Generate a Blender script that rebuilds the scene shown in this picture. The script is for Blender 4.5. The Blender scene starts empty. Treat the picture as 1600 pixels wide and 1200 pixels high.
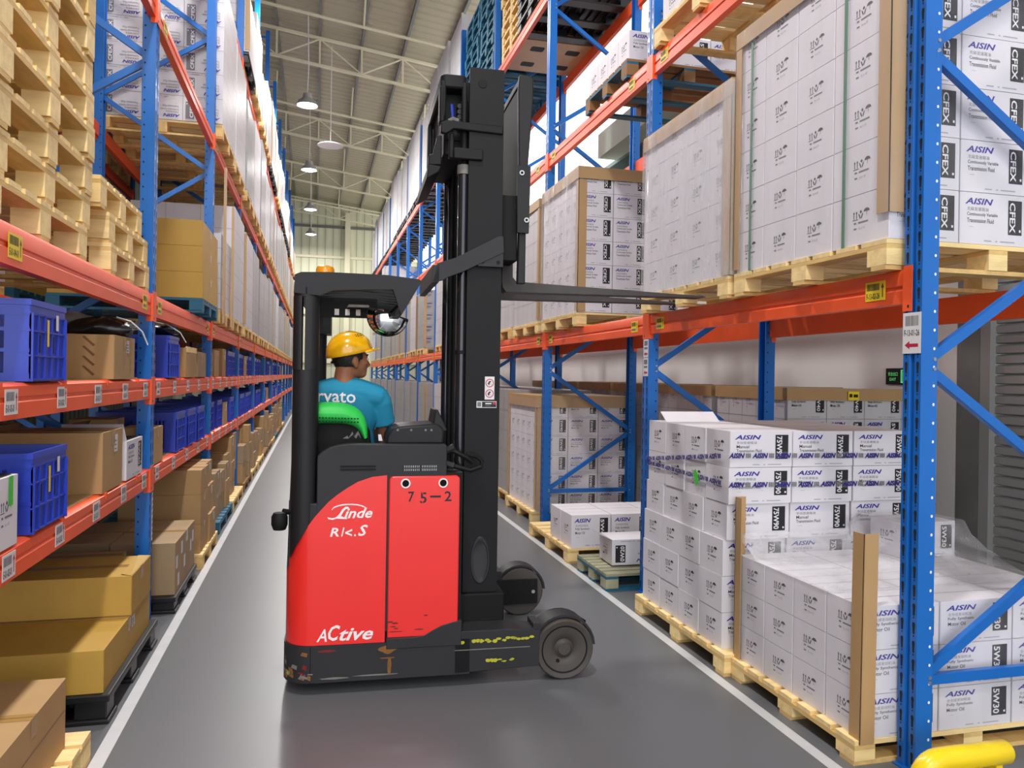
import bpy, bmesh, math, random
from mathutils import Vector, Matrix
from mathutils.bvhtree import BVHTree
R = random.Random(7)
SC = bpy.context.scene
COL = SC.collection
PI = math.pi

# ------------------------------------------------------------------ camera
FPX, PX, PY = 1210.0, 800.0, 589.0
TH, ROLL = math.atan(308 / 1210), .0155
cd = bpy.data.cameras.new('camera')
cd.sensor_width = 36; cd.sensor_fit = 'HORIZONTAL'
cd.lens = 36 * FPX / 1600
cd.shift_y = -(600 - PY) / 1600
cd.clip_start = .05; cd.clip_end = 200
cam = bpy.data.objects.new('camera', cd); COL.objects.link(cam)
_r = Vector((math.cos(TH), -math.sin(TH), 0)); _f = Vector((math.sin(TH), math.cos(TH), 0)); _u = Vector((0, 0, 1))
_x = _r * math.cos(ROLL) + _u * math.sin(ROLL); _y = -_r * math.sin(ROLL) + _u * math.cos(ROLL); _z = -_f
M = Matrix((_x, _y, _z)).transposed().to_4x4(); M.translation = (0, 0, 1.6)
cam.matrix_world = M
SC.camera = cam

# ------------------------------------------------------------------ world and exposure
w = bpy.data.worlds.new('sky'); SC.world = w; w.use_nodes = True
bg = w.node_tree.nodes['Background']; bg.inputs[0].default_value = (.93, .96, 1, 1); bg.inputs[1].default_value = 2.3
vs = SC.view_settings
SC.display_settings.display_device = 'sRGB'
vs.view_transform = 'Standard'; vs.look = 'None'; vs.gamma = 1; vs.exposure = 0.5; vs.use_curve_mapping = False
SC.cycles.use_denoising = True
SC.cycles.max_bounces = 6; SC.cycles.transparent_max_bounces = 24
SC.cycles.sample_clamp_indirect = 6; SC.cycles.caustics_reflective = False; SC.cycles.caustics_refractive = False

# lamp positions along the aisle (the lamps themselves are built with the roof)
LAMPS = [(-.27, y, 7.95) for y in (-4.5, 1.2, 7.2, 13.2, 19.0, 25.0, 31.0, 36.5)]
LAMP_W = 190

# ------------------------------------------------------------------ materials
def lin(c):
    return tuple((v / 12.92 if v <= .04045 else ((v + .055) / 1.055) ** 2.4) for v in [x / 255 for x in c])
MATS = {}
def mat(name, rgb, rough=.5, metal=0, noise=.0, scale=6, bump=0, bscale=30, spec=.5, coat=0, stretch=(1, 1, 1), emit=0):
    m = bpy.data.materials.new(name); m.use_nodes = True
    nt = m.node_tree; b = nt.nodes['Principled BSDF']
    c = lin(rgb)
    b.inputs['Base Color'].default_value = (*c, 1); b.inputs['Roughness'].default_value = rough
    b.inputs['Metallic'].default_value = metal; b.inputs['Specular IOR Level'].default_value = spec
    if coat: b.inputs['Coat Weight'].default_value = coat; b.inputs['Coat Roughness'].default_value = .08
    if emit: b.inputs['Emission Color'].default_value = (*c, 1); b.inputs['Emission Strength'].default_value = emit
    if noise or bump:
        tc = nt.nodes.new('ShaderNodeTexCoord'); mp = nt.nodes.new('ShaderNodeMapping'); mp.inputs['Scale'].default_value = stretch
        oi = nt.nodes.new('ShaderNodeObjectInfo'); ad = nt.nodes.new('ShaderNodeVectorMath'); ad.operation = 'ADD'
        mu = nt.nodes.new('ShaderNodeVectorMath'); mu.operation = 'SCALE'; mu.inputs['Scale'].default_value = 13
        nt.links.new(oi.outputs['Random'], mu.inputs[0])
        nt.links.new(tc.outputs['Object'], ad.inputs[0]); nt.links.new(mu.outputs[0], ad.inputs[1]); nt.links.new(ad.outputs[0], mp.inputs[0])
    if noise:
        n = nt.nodes.new('ShaderNodeTexNoise'); n.inputs['Scale'].default_value = scale; n.inputs['Detail'].default_value = 4
        nt.links.new(mp.outputs[0], n.inputs['Vector'])
        r = nt.nodes.new('ShaderNodeMapRange'); r.inputs[1].default_value = .25; r.inputs[2].default_value = .75
        r.inputs[3].default_value = 1 - noise; r.inputs[4].default_value = 1 + noise
        nt.links.new(n.outputs['Fac'], r.inputs[0])
        mx = nt.nodes.new('ShaderNodeVectorMath'); mx.operation = 'SCALE'; mx.inputs[0].default_value = c
        nt.links.new(r.outputs[0], mx.inputs['Scale']); nt.links.new(mx.outputs[0], b.inputs['Base Color'])
    if bump:
        n2 = nt.nodes.new('ShaderNodeTexNoise'); n2.inputs['Scale'].default_value = bscale; n2.inputs['Detail'].default_value = 3
        nt.links.new(mp.outputs[0], n2.inputs['Vector'])
        bp = nt.nodes.new('ShaderNodeBump'); bp.inputs['Strength'].default_value = bump; bp.inputs['Distance'].default_value = .01
        nt.links.new(n2.outputs['Fac'], bp.inputs['Height']); nt.links.new(bp.outputs[0], b.inputs['Normal'])
    MATS[name] = m
    return m
mat('blue', (22, 106, 192), .32, 0, .08, 3, spec=.5)
mat('orange', (248, 94, 44), .42, 0, .08, 4)
mat('slot', (14, 18, 26), .7)
mat('hole', (235, 240, 245), .5)
mat('steel', (170, 172, 172), .35, .8)
mat('white_box', (226, 222, 228), .55, 0, .03, 5, .08, 14)
mat('ink_blue', (52, 44, 150), .6)
mat('ink_black', (28, 27, 30), .6)
mat('ink_navy', (34, 28, 120), .5)
mat('ink_soft', (62, 60, 64), .6)
mat('ink_gray', (120, 118, 124), .7)
mat('ink_pale', (170, 168, 174), .7)
mat('print_white', (236, 234, 236), .6)
mat('kraft', (180, 144, 96), .7, 0, .08, 4, .15, 12)
mat('kraft_gray', (166, 140, 106), .75, 0, .08, 4, .15, 12)
mat('yellow_card', (192, 152, 66), .6, 0, .07, 4, .12, 8)
mat('tape', (176, 138, 82), .25)
mat('tape_dark', (120, 82, 48), .35)
mat('wood', (250, 220, 156), .65, 0, .16, 5, .15, 30, stretch=(1, 5, 5))
mat('wood_b', (228, 190, 122), .7, 0, .16, 5, .15, 30, stretch=(5, 1, 5))
mat('wood_dark', (150, 112, 70), .75, 0, .15, 5)
mat('wood_worn', (158, 156, 128), .75, 0, .25, 6)
mat('plywood', (196, 164, 120), .6, 0, .08, 3, stretch=(1, 6, 1))
mat('black_plastic', (22, 22, 24), .45, 0, .2, 5)
mat('crate_blue', (44, 68, 186), .35, 0, .06, 5)
mat('teal_wood', (30, 100, 128), .6, 0, .15, 5, .1, 20)
mat('paper', (226, 224, 224), .6)
mat('sticker_yellow', (246, 214, 40), .5)
mat('sticker_red', (190, 30, 62), .5)
mat('sticker_green', (70, 205, 60), .5)
mat('board_tan', (186, 150, 104), .45, 0, .06, 5)
mat('bag_black', (26, 26, 30), .25, 0, 0, 5, .5, 10)
mat('bag_gray', (130, 132, 138), .25, 0, .2, 5, .5, 12)
mat('wrap_white', (206, 203, 206), .5, 0, .07, 2.2, .35, 5, stretch=(1.6, 1.6, .5))
mat('wrap_gray', (164, 162, 162), .45, 0, .10, 2.2, .4, 5, stretch=(1.8, 1.8, .4))
mat('seam', (120, 116, 118), .7)
mat('strap_green', (74, 128, 96), .4)
# truck
mat('truck_red', (238, 44, 40), .3, 0, .03, 3, coat=.25)
mat('truck_red_dark', (120, 20, 22), .5)
mat('truck_black', (30, 30, 32), .5, 0, .15, 4, spec=.3)
mat('truck_gray', (45, 45, 48), .55, 0, .12, 4, spec=.3)
mat('mast_black', (25, 25, 27), .55, 0, .15, 3, spec=.22)
mat('deep_black', (10, 10, 11), .65, spec=.3)
mat('fork_steel', (66, 62, 60), .5, .3, .2, 6)
mat('tyre', (72, 66, 62), .6, 0, .12, 8)
mat('paint_white', (240, 236, 236), .5)
mat('paint_yellow', (186, 182, 46), .6, 0, .2, 20)
mat('rust', (130, 84, 34), .7, 0, .3, 18)
mat('scuff', (120, 118, 112), .6, 0, .2, 30)
mat('chrome_mirror', (225, 228, 230), .03, 1)
mat('seat_green', (40, 196, 76), .5, 0, .06, 6, .2, 25)
mat('amber', (236, 150, 20), .15, 0, 0, coat=.5)
mat('cylinder', (60, 60, 64), .18, .7)
# person
mat('skin', (150, 98, 70), .5, 0, .05, 8, spec=.3)
mat('hair', (22, 17, 15), .6, 0, .2, 30, .4, 60)
mat('shirt', (28, 138, 174), .8, 0, .04, 4, .12, 9)
mat('helmet', (248, 184, 14), .22, coat=.4)
mat('trousers', (30, 34, 48), .8)
mat('eye_white', (225, 222, 216), .3)
# building
mat('floor_paint', (106, 108, 112), .34, 0, .06, .7, .012, 3, spec=.35)
mat('line_white', (205, 206, 208), .4, 0, .06, 8)
mat('wall_white', (222, 218, 214), .7, 0, .03, 1.5)
mat('truss', (226, 220, 190), .5)
mat('lean_green', (70, 84, 78), .6, 0, .1, 2)
mat('gutter', (196, 206, 186), .5)
mat('shutter', (150, 150, 148), .45, .2)
mat('column', (112, 112, 110), .7, 0, .15, 4)
mat('guard_yellow', (250, 214, 24), .3, coat=.2)
mat('daylight', (255, 255, 255), .5, emit=1.3)
mat('lamp_glow', (245, 248, 255), .5, emit=14)
mat('lamp_shade', (200, 200, 205), .35, .5)
mat('bag_white', (224, 224, 228), .4, 0, .06, 6, .6, 9)
mat('cloth_red', (170, 50, 50), .6, 0, .1, 6, .5, 10)

def ribbed(name, rgb, axis, period, depth, dark=.8, rough=.55):
    """profiled sheet: a wave along one object axis drives bump and a thin darker joint line"""
    m = mat(name, rgb, rough, 0, 0)
    nt = m.node_tree; b = nt.nodes['Principled BSDF']; c = lin(rgb)
    tc = nt.nodes.new('ShaderNodeTexCoord'); sp = nt.nodes.new('ShaderNodeSeparateXYZ'); nt.links.new(tc.outputs['Object'], sp.inputs[0])
    d = nt.nodes.new('ShaderNodeMath'); d.operation = 'DIVIDE'; d.inputs[1].default_value = period; nt.links.new(sp.outputs[axis], d.inputs[0])
    f = nt.nodes.new('ShaderNodeMath'); f.operation = 'FRACT'; nt.links.new(d.outputs[0], f.inputs[0])
    g = nt.nodes.new('ShaderNodeMath'); g.operation = 'LESS_THAN'; g.inputs[1].default_value = .1; nt.links.new(f.outputs[0], g.inputs[0])
    mr = nt.nodes.new('ShaderNodeMapRange'); mr.inputs[3].default_value = 1; mr.inputs[4].default_value = dark; nt.links.new(g.outputs[0], mr.inputs[0])
    mx = nt.nodes.new('ShaderNodeVectorMath'); mx.operation = 'SCALE'; mx.inputs[0].default_value = c
    nt.links.new(mr.outputs[0], mx.inputs['Scale']); nt.links.new(mx.outputs[0], b.inputs['Base Color'])
    s = nt.nodes.new('ShaderNodeMath'); s.operation = 'SINE'
    m2 = nt.nodes.new('ShaderNodeMath'); m2.operation = 'MULTIPLY'; m2.inputs[1].default_value = 2 * PI; nt.links.new(d.outputs[0], m2.inputs[0]); nt.links.new(m2.outputs[0], s.inputs[0])
    bp = nt.nodes.new('ShaderNodeBump'); bp.inputs['Distance'].default_value = depth; nt.links.new(s.outputs[0], bp.inputs['Height']); nt.links.new(bp.outputs[0], b.inputs['Normal'])
    return m
ribbed('roof_sheet', (168, 160, 136), 1, .32, .02, .86)
ribbed('wall_sheet', (212, 212, 182), 0, .38, .006, .62)
ribbed('wall_gray', (84, 86, 86), 1, .4, .02, .8)

def film_mat(name, fac, rgb=(236, 236, 240), streak=.5):
    m = bpy.data.materials.new(name); m.use_nodes = True; nt = m.node_tree; MATS[name] = m
    out = nt.nodes['Material Output']; b = nt.nodes['Principled BSDF']
    b.inputs['Base Color'].default_value = (*lin(rgb), 1); b.inputs['Roughness'].default_value = .12; b.inputs['Specular IOR Level'].default_value = .8
    t = nt.nodes.new('ShaderNodeBsdfTransparent'); mx = nt.nodes.new('ShaderNodeMixShader')
    tc = nt.nodes.new('ShaderNodeTexCoord'); mp = nt.nodes.new('ShaderNodeMapping'); mp.inputs['Scale'].default_value = (6, 6, 1.2)
    n = nt.nodes.new('ShaderNodeTexNoise'); n.inputs['Scale'].default_value = 1.0; n.inputs['Detail'].default_value = 3
    nt.links.new(tc.outputs['Object'], mp.inputs[0]); nt.links.new(mp.outputs[0], n.inputs['Vector'])
    r = nt.nodes.new('ShaderNodeMapRange'); r.inputs[1].default_value = .35; r.inputs[2].default_value = .7
    r.inputs[3].default_value = fac * (1 - streak); r.inputs[4].default_value = fac * (1 + streak); nt.links.new(n.outputs['Fac'], r.inputs[0])
    bp = nt.nodes.new('ShaderNodeBump'); bp.inputs['Strength'].default_value = .5; bp.inputs['Distance'].default_value = .02
    nt.links.new(n.outputs['Fac'], bp.inputs['Height']); nt.links.new(bp.outputs[0], b.inputs['Normal'])
    nt.links.new(r.outputs[0], mx.inputs[0]); nt.links.new(t.outputs[0], mx.inputs[1]); nt.links.new(b.outputs[0], mx.inputs[2])
    nt.links.new(mx.outputs[0], out.inputs['Surface'])
    return m
film_mat('film_clear', .10)
film_mat('film_hazy', .30)
film_mat('film_thick', .42)
film_mat('tape_clear', .12)

# ------------------------------------------------------------------ mesh building
_TXT = {}
def text_mesh(s, shear=0, weight=0, spacing=1):
    k = (s, shear, weight, spacing)
    if k not in _TXT:
        c = bpy.data.curves.new('t', 'FONT'); c.body = s; c.resolution_u = 2; c.fill_mode = 'FRONT'; c.shear = shear; c.offset = weight; c.space_character = spacing
        o = bpy.data.objects.new('t', c); COL.objects.link(o)
        m = bpy.data.meshes.new_from_object(o.evaluated_get(bpy.context.evaluated_depsgraph_get()))
        vs_ = [(v.co.x, v.co.y) for v in m.vertices]; fs = [tuple(p.vertices) for p in m.polygons]
        bpy.data.objects.remove(o); bpy.data.curves.remove(c); bpy.data.meshes.remove(m)
        x0 = min(v[0] for v in vs_); y0 = min(v[1] for v in vs_); x1 = max(v[0] for v in vs_); y1 = max(v[1] for v in vs_)
        _TXT[k] = ([((x - x0), (y - y0)) for x, y in vs_], fs, x1 - x0, y1 - y0)
    return _TXT[k]

class MB:
    def __init__(s): s.v = []; s.f = []; s.m = []; s.mats = []
    def mi(s, m):
        if m not in s.mats: s.mats.append(m)
        return s.mats.index(m)
    def add(s, vs, fs, m):
        b = len(s.v); i = s.mi(m); s.v.extend(tuple(v) for v in vs)
        for f in fs: s.f.append(tuple(b + k for k in f)); s.m.append(i)
        return s
    def box(s, x0, y0, z0, x1, y1, z1, m):
        if x0 > x1: x0, x1 = x1, x0
        if y0 > y1: y0, y1 = y1, y0
        if z0 > z1: z0, z1 = z1, z0
        return s.add([(x0, y0, z0), (x1, y0, z0), (x1, y1, z0), (x0, y1, z0), (x0, y0, z1), (x1, y0, z1), (x1, y1, z1), (x0, y1, z1)],
                     [(0, 3, 2, 1), (4, 5, 6, 7), (0, 1, 5, 4), (1, 2, 6, 5), (2, 3, 7, 6), (3, 0, 4, 7)], m)
    def bar(s, p, q, w, h, m, up=(0, 0, 1)):
        p, q, up = Vector(p), Vector(q), Vector(up); d = (q - p).normalized(); a = d.cross(up).normalized() * (w / 2); b = a.cross(d).normalized() * (h / 2)
        vs_ = [p - a - b, p + a - b, p + a + b, p - a + b, q - a - b, q + a - b, q + a + b, q - a + b]
        return s.add(vs_, [(0, 1, 2, 3), (7, 6, 5, 4), (1, 0, 4, 5), (2, 1, 5, 6), (3, 2, 6, 7), (0, 3, 7, 4)], m)
    def prism(s, poly, axis, a0, a1, m):
        """poly: outline in the two other axes (x,z for 'y'; y,z for 'x'; x,y for 'z')"""
        n = len(poly)
        P = {'y': lambda p, a: (p[0], a, p[1]), 'x': lambda p, a: (a, p[0], p[1]), 'z': lambda p, a: (p[0], p[1], a)}[axis]
        area = sum(poly[i][0] * poly[(i + 1) % n][1] - poly[(i + 1) % n][0] * poly[i][1] for i in range(n))
        if (area < 0) != (axis == 'y'): poly = poly[::-1]
        vs_ = [P(p, a0) for p in poly] + [P(p, a1) for p in poly]
        fs = [tuple(range(n))[::-1], tuple(range(n, 2 * n))] + [(i, (i + 1) % n, n + (i + 1) % n, n + i) for i in range(n)]
        return s.add(vs_, fs, m)
    def cyl(s, p, q, r, m, n=16, r2=None, caps=True):
        p, q = Vector(p), Vector(q); d = (q - p).normalized(); a = d.orthogonal().normalized(); b = d.cross(a); r2 = r if r2 is None else r2
        vs_ = []
        for c, rr in ((p, r), (q, r2)):
            vs_ += [c + (a * math.cos(2 * PI * i / n) + b * math.sin(2 * PI * i / n)) * rr for i in range(n)]
        fs = [(i, (i + 1) % n, n + (i + 1) % n, n + i) for i in range(n)]
        if caps: fs += [tuple(range(n))[::-1], tuple(range(n, 2 * n))]
        return s.add(vs_, fs, m)
    def tube(s, pts, r, m, n=8, radii=None, flat=1.0, caps=True):
        pts = [Vector(p) for p in pts]; k = len(pts); vs_ = []; a = None
        for i, p in enumerate(pts):
            d = (pts[min(i + 1, k - 1)] - pts[max(i - 1, 0)]).normalized()
            if a is None: a = d.orthogonal().normalized()
            a = (a - d * a.dot(d)).normalized(); b = d.cross(a); rr = radii[i] if radii else r
            vs_ += [p + a * math.cos(2 * PI * j / n) * rr + b * math.sin(2 * PI * j / n) * rr * flat for j in range(n)]
        fs = [(i * n + j, i * n + (j + 1) % n, (i + 1) * n + (j + 1) % n, (i + 1) * n + j) for i in range(k - 1) for j in range(n)]
        if caps: fs += [tuple(range(n))[::-1], tuple(range((k - 1) * n, k * n))]
        return s.add(vs_, fs, m)
    def lathe(s, prof, c, m, n=24, axis='z', caps=True):
        c = Vector(c); vs_ = []; k = len(prof)
        for r, h in prof:
            for j in range(n):
                ca, sa = math.cos(2 * PI * j / n) * r, math.sin(2 * PI * j / n) * r
                vs_.append(c + Vector({'z': (ca, sa, h), 'y': (ca, h, sa), 'x': (h, ca, sa)}[axis]))
        fs = [(i * n + j, i * n + (j + 1) % n, (i + 1) * n + (j + 1) % n, (i + 1) * n + j) for i in range(k - 1) for j in range(n)]
        if caps and prof[0][0] > 1e-4: fs.append(tuple(range(n))[::-1])
        if caps and prof[-1][0] > 1e-4: fs.append(tuple(range((k - 1) * n, k * n)))
        return s.add(vs_, fs, m)
    def rect(s, o, ux, uy, x0, y0, x1, y1, m):
        o, ux, uy = Vector(o), Vector(ux), Vector(uy)
        return s.add([o + ux * x0 + uy * y0, o + ux * x1 + uy * y0, o + ux * x1 + uy * y1, o + ux * x0 + uy * y1], [(0, 1, 2, 3)], m)
    def poly(s, o, ux, uy, pts, m):
        o, ux, uy = Vector(o), Vector(ux), Vector(uy)
        return s.add([o + ux * x + uy * y for x, y in pts], [tuple(range(len(pts)))], m)
    def text(s, o, ux, uy, t, x, y, h, m, w=None, shear=0, weight=0, spacing=1):
        """text with its lower left corner at (x, y) in the frame o, ux, uy; h tall; squeezed to w wide if given"""
        vs_, fs, tw, th = text_mesh(t, shear, weight, spacing); o, ux, uy = Vector(o), Vector(ux), Vector(uy)
        sy = h / th; sx = w / tw if w else sy
        return s.add([o + ux * (x + a * sx) + uy * (y + b * sy) for a, b in vs_], fs, m)
    def mesh(s, name, smooth=0, fix=False):
        me = bpy.data.meshes.new(name); me.from_pydata(s.v, [], s.f)
        for m in s.mats: me.materials.append(MATS[m])
        me.polygons.foreach_set('material_index', s.m); me.update()
        if fix:
            b = bmesh.new(); b.from_mesh(me); bmesh.ops.recalc_face_normals(b, faces=b.faces); b.to_mesh(me); b.free()
        if smooth:
            me.polygons.foreach_set('use_smooth', [True] * len(me.polygons)); me.set_sharp_from_angle(angle=math.radians(smooth))
        return me

# ------------------------------------------------------------------ objects
def ob(name, mesh, parent=None, loc=(0, 0, 0), rz=0, label=None, bevel=0, rot=None):
    if isinstance(mesh, MB): mesh = mesh.mesh(name, 35)
    o = bpy.data.objects.new(name, mesh); COL.objects.link(o); o.location = loc
    o.rotation_euler = rot or (0, 0, rz)
    if parent is not None: o.parent = parent
    if label: o['label'] = label
    if bevel:
        b = o.modifiers.new('bevel', 'BEVEL'); b.width = bevel; b.segments = 2; b.limit_method = 'ANGLE'; b.angle_limit = math.radians(40)
    return o
def tag(o, label, cat, group=None, kind=None):
    o['label'] = label; o['category'] = cat
    if group: o['group'] = group
    if kind: o['kind'] = kind
    return o
def thing(name, mesh, label, cat, loc=(0, 0, 0), rz=0, group=None, rot=None, bevel=0, kind=None):
    return tag(ob(name, mesh, None, loc, rz, rot=rot, bevel=bevel), label, cat, group, kind)
def struct(name, mesh, loc=(0, 0, 0), label=None):
    o = ob(name, mesh, None, loc); o['kind'] = 'structure'
    if label: o['label'] = label
    return o
def dup(root, loc, rz, label, group=None):
    r = root.copy(); COL.objects.link(r); r.location = loc; r.rotation_euler = (0, 0, rz); r['label'] = label
    if group: r['group'] = group
    for ch in list(root.children):
        c = ch.copy(); COL.objects.link(c); c.parent = r
        for g in list(ch.children):
            e = g.copy(); COL.objects.link(e); e.parent = c
    return r
ORD = 'zeroth first second third fourth fifth sixth seventh eighth ninth tenth eleventh twelfth thirteenth fourteenth fifteenth sixteenth seventeenth eighteenth nineteenth twentieth'.split()
LAY = ['bottom', 'second', 'third', 'fourth', 'fifth', 'sixth', 'seventh', 'eighth', 'ninth', 'tenth']

# ================================================================== the setting
def roof_z(x): return 10.3 - .125 * (x + 1.3)
def build_setting():
    f = MB(); f.box(-6.5, -9, -.1, 11, 40, 0, 'floor_paint'); struct('floor', f)
    for n, x in enumerate((-.835, 2.115)):
        m = MB(); m.box(x - .029, -4, 0, x + .029, 36.5, .0012, 'line_white'); struct('floor_marking', m)
    c = MB()
    a, b = -6.5, 5.75
    c.add([(a, -9, roof_z(a)), (b, -9, roof_z(b)), (b, 40, roof_z(b)), (a, 40, roof_z(a)), (a, -9, roof_z(a) + .06), (b, -9, roof_z(b) + .06), (b, 40, roof_z(b) + .06), (a, 40, roof_z(a) + .06)],
          [(0, 1, 2, 3), (7, 6, 5, 4), (0, 4, 5, 1), (1, 5, 6, 2), (2, 6, 7, 3), (3, 7, 4, 0)], 'roof_sheet')
    struct('ceiling', c)
    n = 0
    for i in range(-5, 6):                      # purlins under the sheet
        n += 1; x = i * 1.03
        m = MB(); m.box(x - .03, -9, roof_z(x) - .12, x + .03, 39.9, roof_z(x) - .004, 'column'); struct('trim_%d' % n, m)
    for y in (1.1, 7.4, 13.6, 19.9, 26.2, 32.3, 38.6):   # roof trusses
        n += 1; m = MB()
        xs = [i * 1.03 for i in range(-5, 6)]
        P = lambda x, d: (x, y, roof_z(x) - d)
        m.bar(P(-6.4, .18), P(5.6, .18), .07, .06, 'truss'); m.bar(P(-6.4, .83), P(5.6, .88), .08, .06, 'truss')
        for i, x in enumerate(xs):
            m.bar(P(x, .2), P(x, .84), .05, .05, 'truss', up=(0, 1, 0))
            if i < len(xs) - 1:
                q = xs[i + 1]
                if i % 2: m.bar(P(x, .2), P(q, .84), .03, .03, 'truss')
                else: m.bar(P(x, .84), P(q, .2), .03, .03, 'truss')
        struct('trim_%d' % n, m)
    for y in (16.9, 22.9, 29.2, 35.5):                 # tie pipes that carry the lamps
        n += 1; m = MB(); m.tube([(-6.4, y, roof_z(-6.4) - .95), (5.6, y, roof_z(5.6) - 1.0)], .035, 'truss')
        for x in (-1.2, .9, 3.0): m.tube([(x, y, roof_z(x) - .98), (x + .04, y, roof_z(x) - .13)], .025, 'truss', 6)
        struct('trim_%d' % n, m)
    m = MB(); m.box(-6.5, 39.5, 0, 9, 39.7, 11.0, 'wall_sheet'); struct('wall_back', m)
    for z in (2.2, 4.6, 6.1, 7.4, 8.9):
        n += 1; m = MB(); m.box(-6.4, 39.40, z - .06, 5.6, 39.495, z + .06, 'truss' if z != 8.9 else 'column'); struct('trim_%d' % n, m)
    n += 1; m = MB(); m.box(1.35, 39.25, 0, 1.6, 39.39, 9.6, 'truss'); struct('trim_%d' % n, m)
    m = MB(); m.box(-6.7, -9, 0, -6.5, 40, 11.2, 'wall_gray'); struct('wall_left', m)
    # aisle side wall behind the carton rack: white lower wall, opening to a lean-to, gutter beam, daylight strip
    m = MB(); m.box(5.2, 5.36, 0, 5.4, 39.5, 4.6, 'wall_white'); struct('wall_right', m)
    n += 1; m = MB(); m.box(5.12, 4.2, 5.75, 5.5, 13.8, 6.2, 'gutter'); struct('trim_%d' % n, m)
    m = MB()
    m.add([(5.5, 4, 5.7), (10.5, 4, 5.2), (10.5, 39.5, 5.2), (5.5, 39.5, 5.7), (5.5, 4, 5.78), (10.5, 4, 5.28), (10.5, 39.5, 5.28), (5.5, 39.5, 5.78)],
          [(3, 2, 1, 0), (4, 5, 6, 7), (0, 1, 5, 4), (1, 2, 6, 5), (2, 3, 7, 6), (3, 0, 4, 7)], 'lean_green')
    struct('lean_to_roof', m)
    for y in (8.2, 11.4, 14.6):
        n += 1; m = MB(); m.bar((5.5, y, 5.6), (10.4, y, 5.1), .08, .16, 'lean_green'); struct('trim_%d' % n, m)
    m = MB(); m.box(10.4, 4, 0, 10.5, 39.5, 5.2, 'lean_green'); struct('lean_to_wall', m)
    k = 0
    for y in [4.2 + 3.2 * i for i in range(11)]:       # translucent daylight panels above the gutter
        k += 1; m = MB(); m.box(5.14, y + .03, 6.21 if k < 4 else 3.3, 5.18, y + 3.17, roof_z(5.2) - .16, 'daylight')
        struct('window_%d' % k, m)
    # corner where the shutter stands
    n += 1; m = MB(); m.box(5.2, 5.13, 0, 5.45, 5.355, 4.6, 'column'); struct('trim_%d' % n, m)
    m = MB()
    for i in range(44): 
        z = .0 + i * .08
        m.prism([(5.28, z), (5.255, z + .01), (5.255, z + .062), (5.28, z + .078)], 'y', 2.2, 5.03, 'shutter')
    sh = struct('door_1', m)
    g = MB(); g.box(5.2, 5.03, 0, 5.3, 5.125, 3.6, 'shutter'); ob('guide_rail', g, sh)
    g = MB(); g.box(5.2, 2.2, 3.52, 5.5, 5.12, 3.9, 'shutter'); ob('roller_housing', g, sh)
    m = MB(); m.box(5.2, -9, 3.9, 5.4, 4.19, 9.4, 'wall_white'); m.box(5.2, -9, 0, 5.4, 2.2, 3.9, 'wall_white'); struct('wall_right', m)
build_setting()

def build_lamps():
    sh = MB(); sh.lathe([(.05, .30), (.10, .28), (.12, .17), (.21, .10), (.25, 0), (.24, 0), (.20, .09), (.09, .15), (.0, .16)], (0, 0, 0), 'lamp_shade', 20)
    shm = sh.mesh('shade', 40)
    le = MB(); le.lathe([(0, -.03), (.14, -.02), (.215, .03), (.215, .07), (0, .08)], (0, 0, 0), 'lamp_glow', 20); lem = le.mesh('lens', 40)
    for i, (x, y, z) in enumerate(LAMPS):
        o = bpy.data.objects.new('high_bay_lamp', None); COL.objects.link(o); o.location = (x, y, z)
        tag(o, 'glowing bell shaped high bay lamp, %s from the camera end of the aisle' % ORD[i + 1], 'lamp', 'high bay lamps over the aisle')
        ob('lamp_shade', shm, o); ob('lens', lem, o)
        c = MB(); c.tube([(0, 0, .29), (.02, 0, .9), (-.01, 0, roof_z(x) - z - .01)], .012, 'paper', 6); ob('cord', c, o)
        l = bpy.data.lights.new('lamp_light', 'AREA'); l.shape = 'DISK'; l.size = .5; l.energy = LAMP_W; l.color = (1, .975, .95)
        lo = bpy.data.objects.new('lamp_light', l); COL.objects.link(lo); lo.location = (0, 0, -.05); lo.parent = o
    d = MB(); d.lathe([(0, .04), (.18, .03), (.33, -.03), (.33, -.045), (0, -.04)], (0, 0, 0), 'paper', 24)
    d.tube([(0, 0, .03), (0, 0, roof_z(.3) - 7.55 - .02)], .012, 'paper', 6)
    thing('lamp_dish', d, 'unlit white round dish hung under the roof between two glowing lamps', 'lamp', (.3, 20.6, 7.55))
build_lamps()

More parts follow.
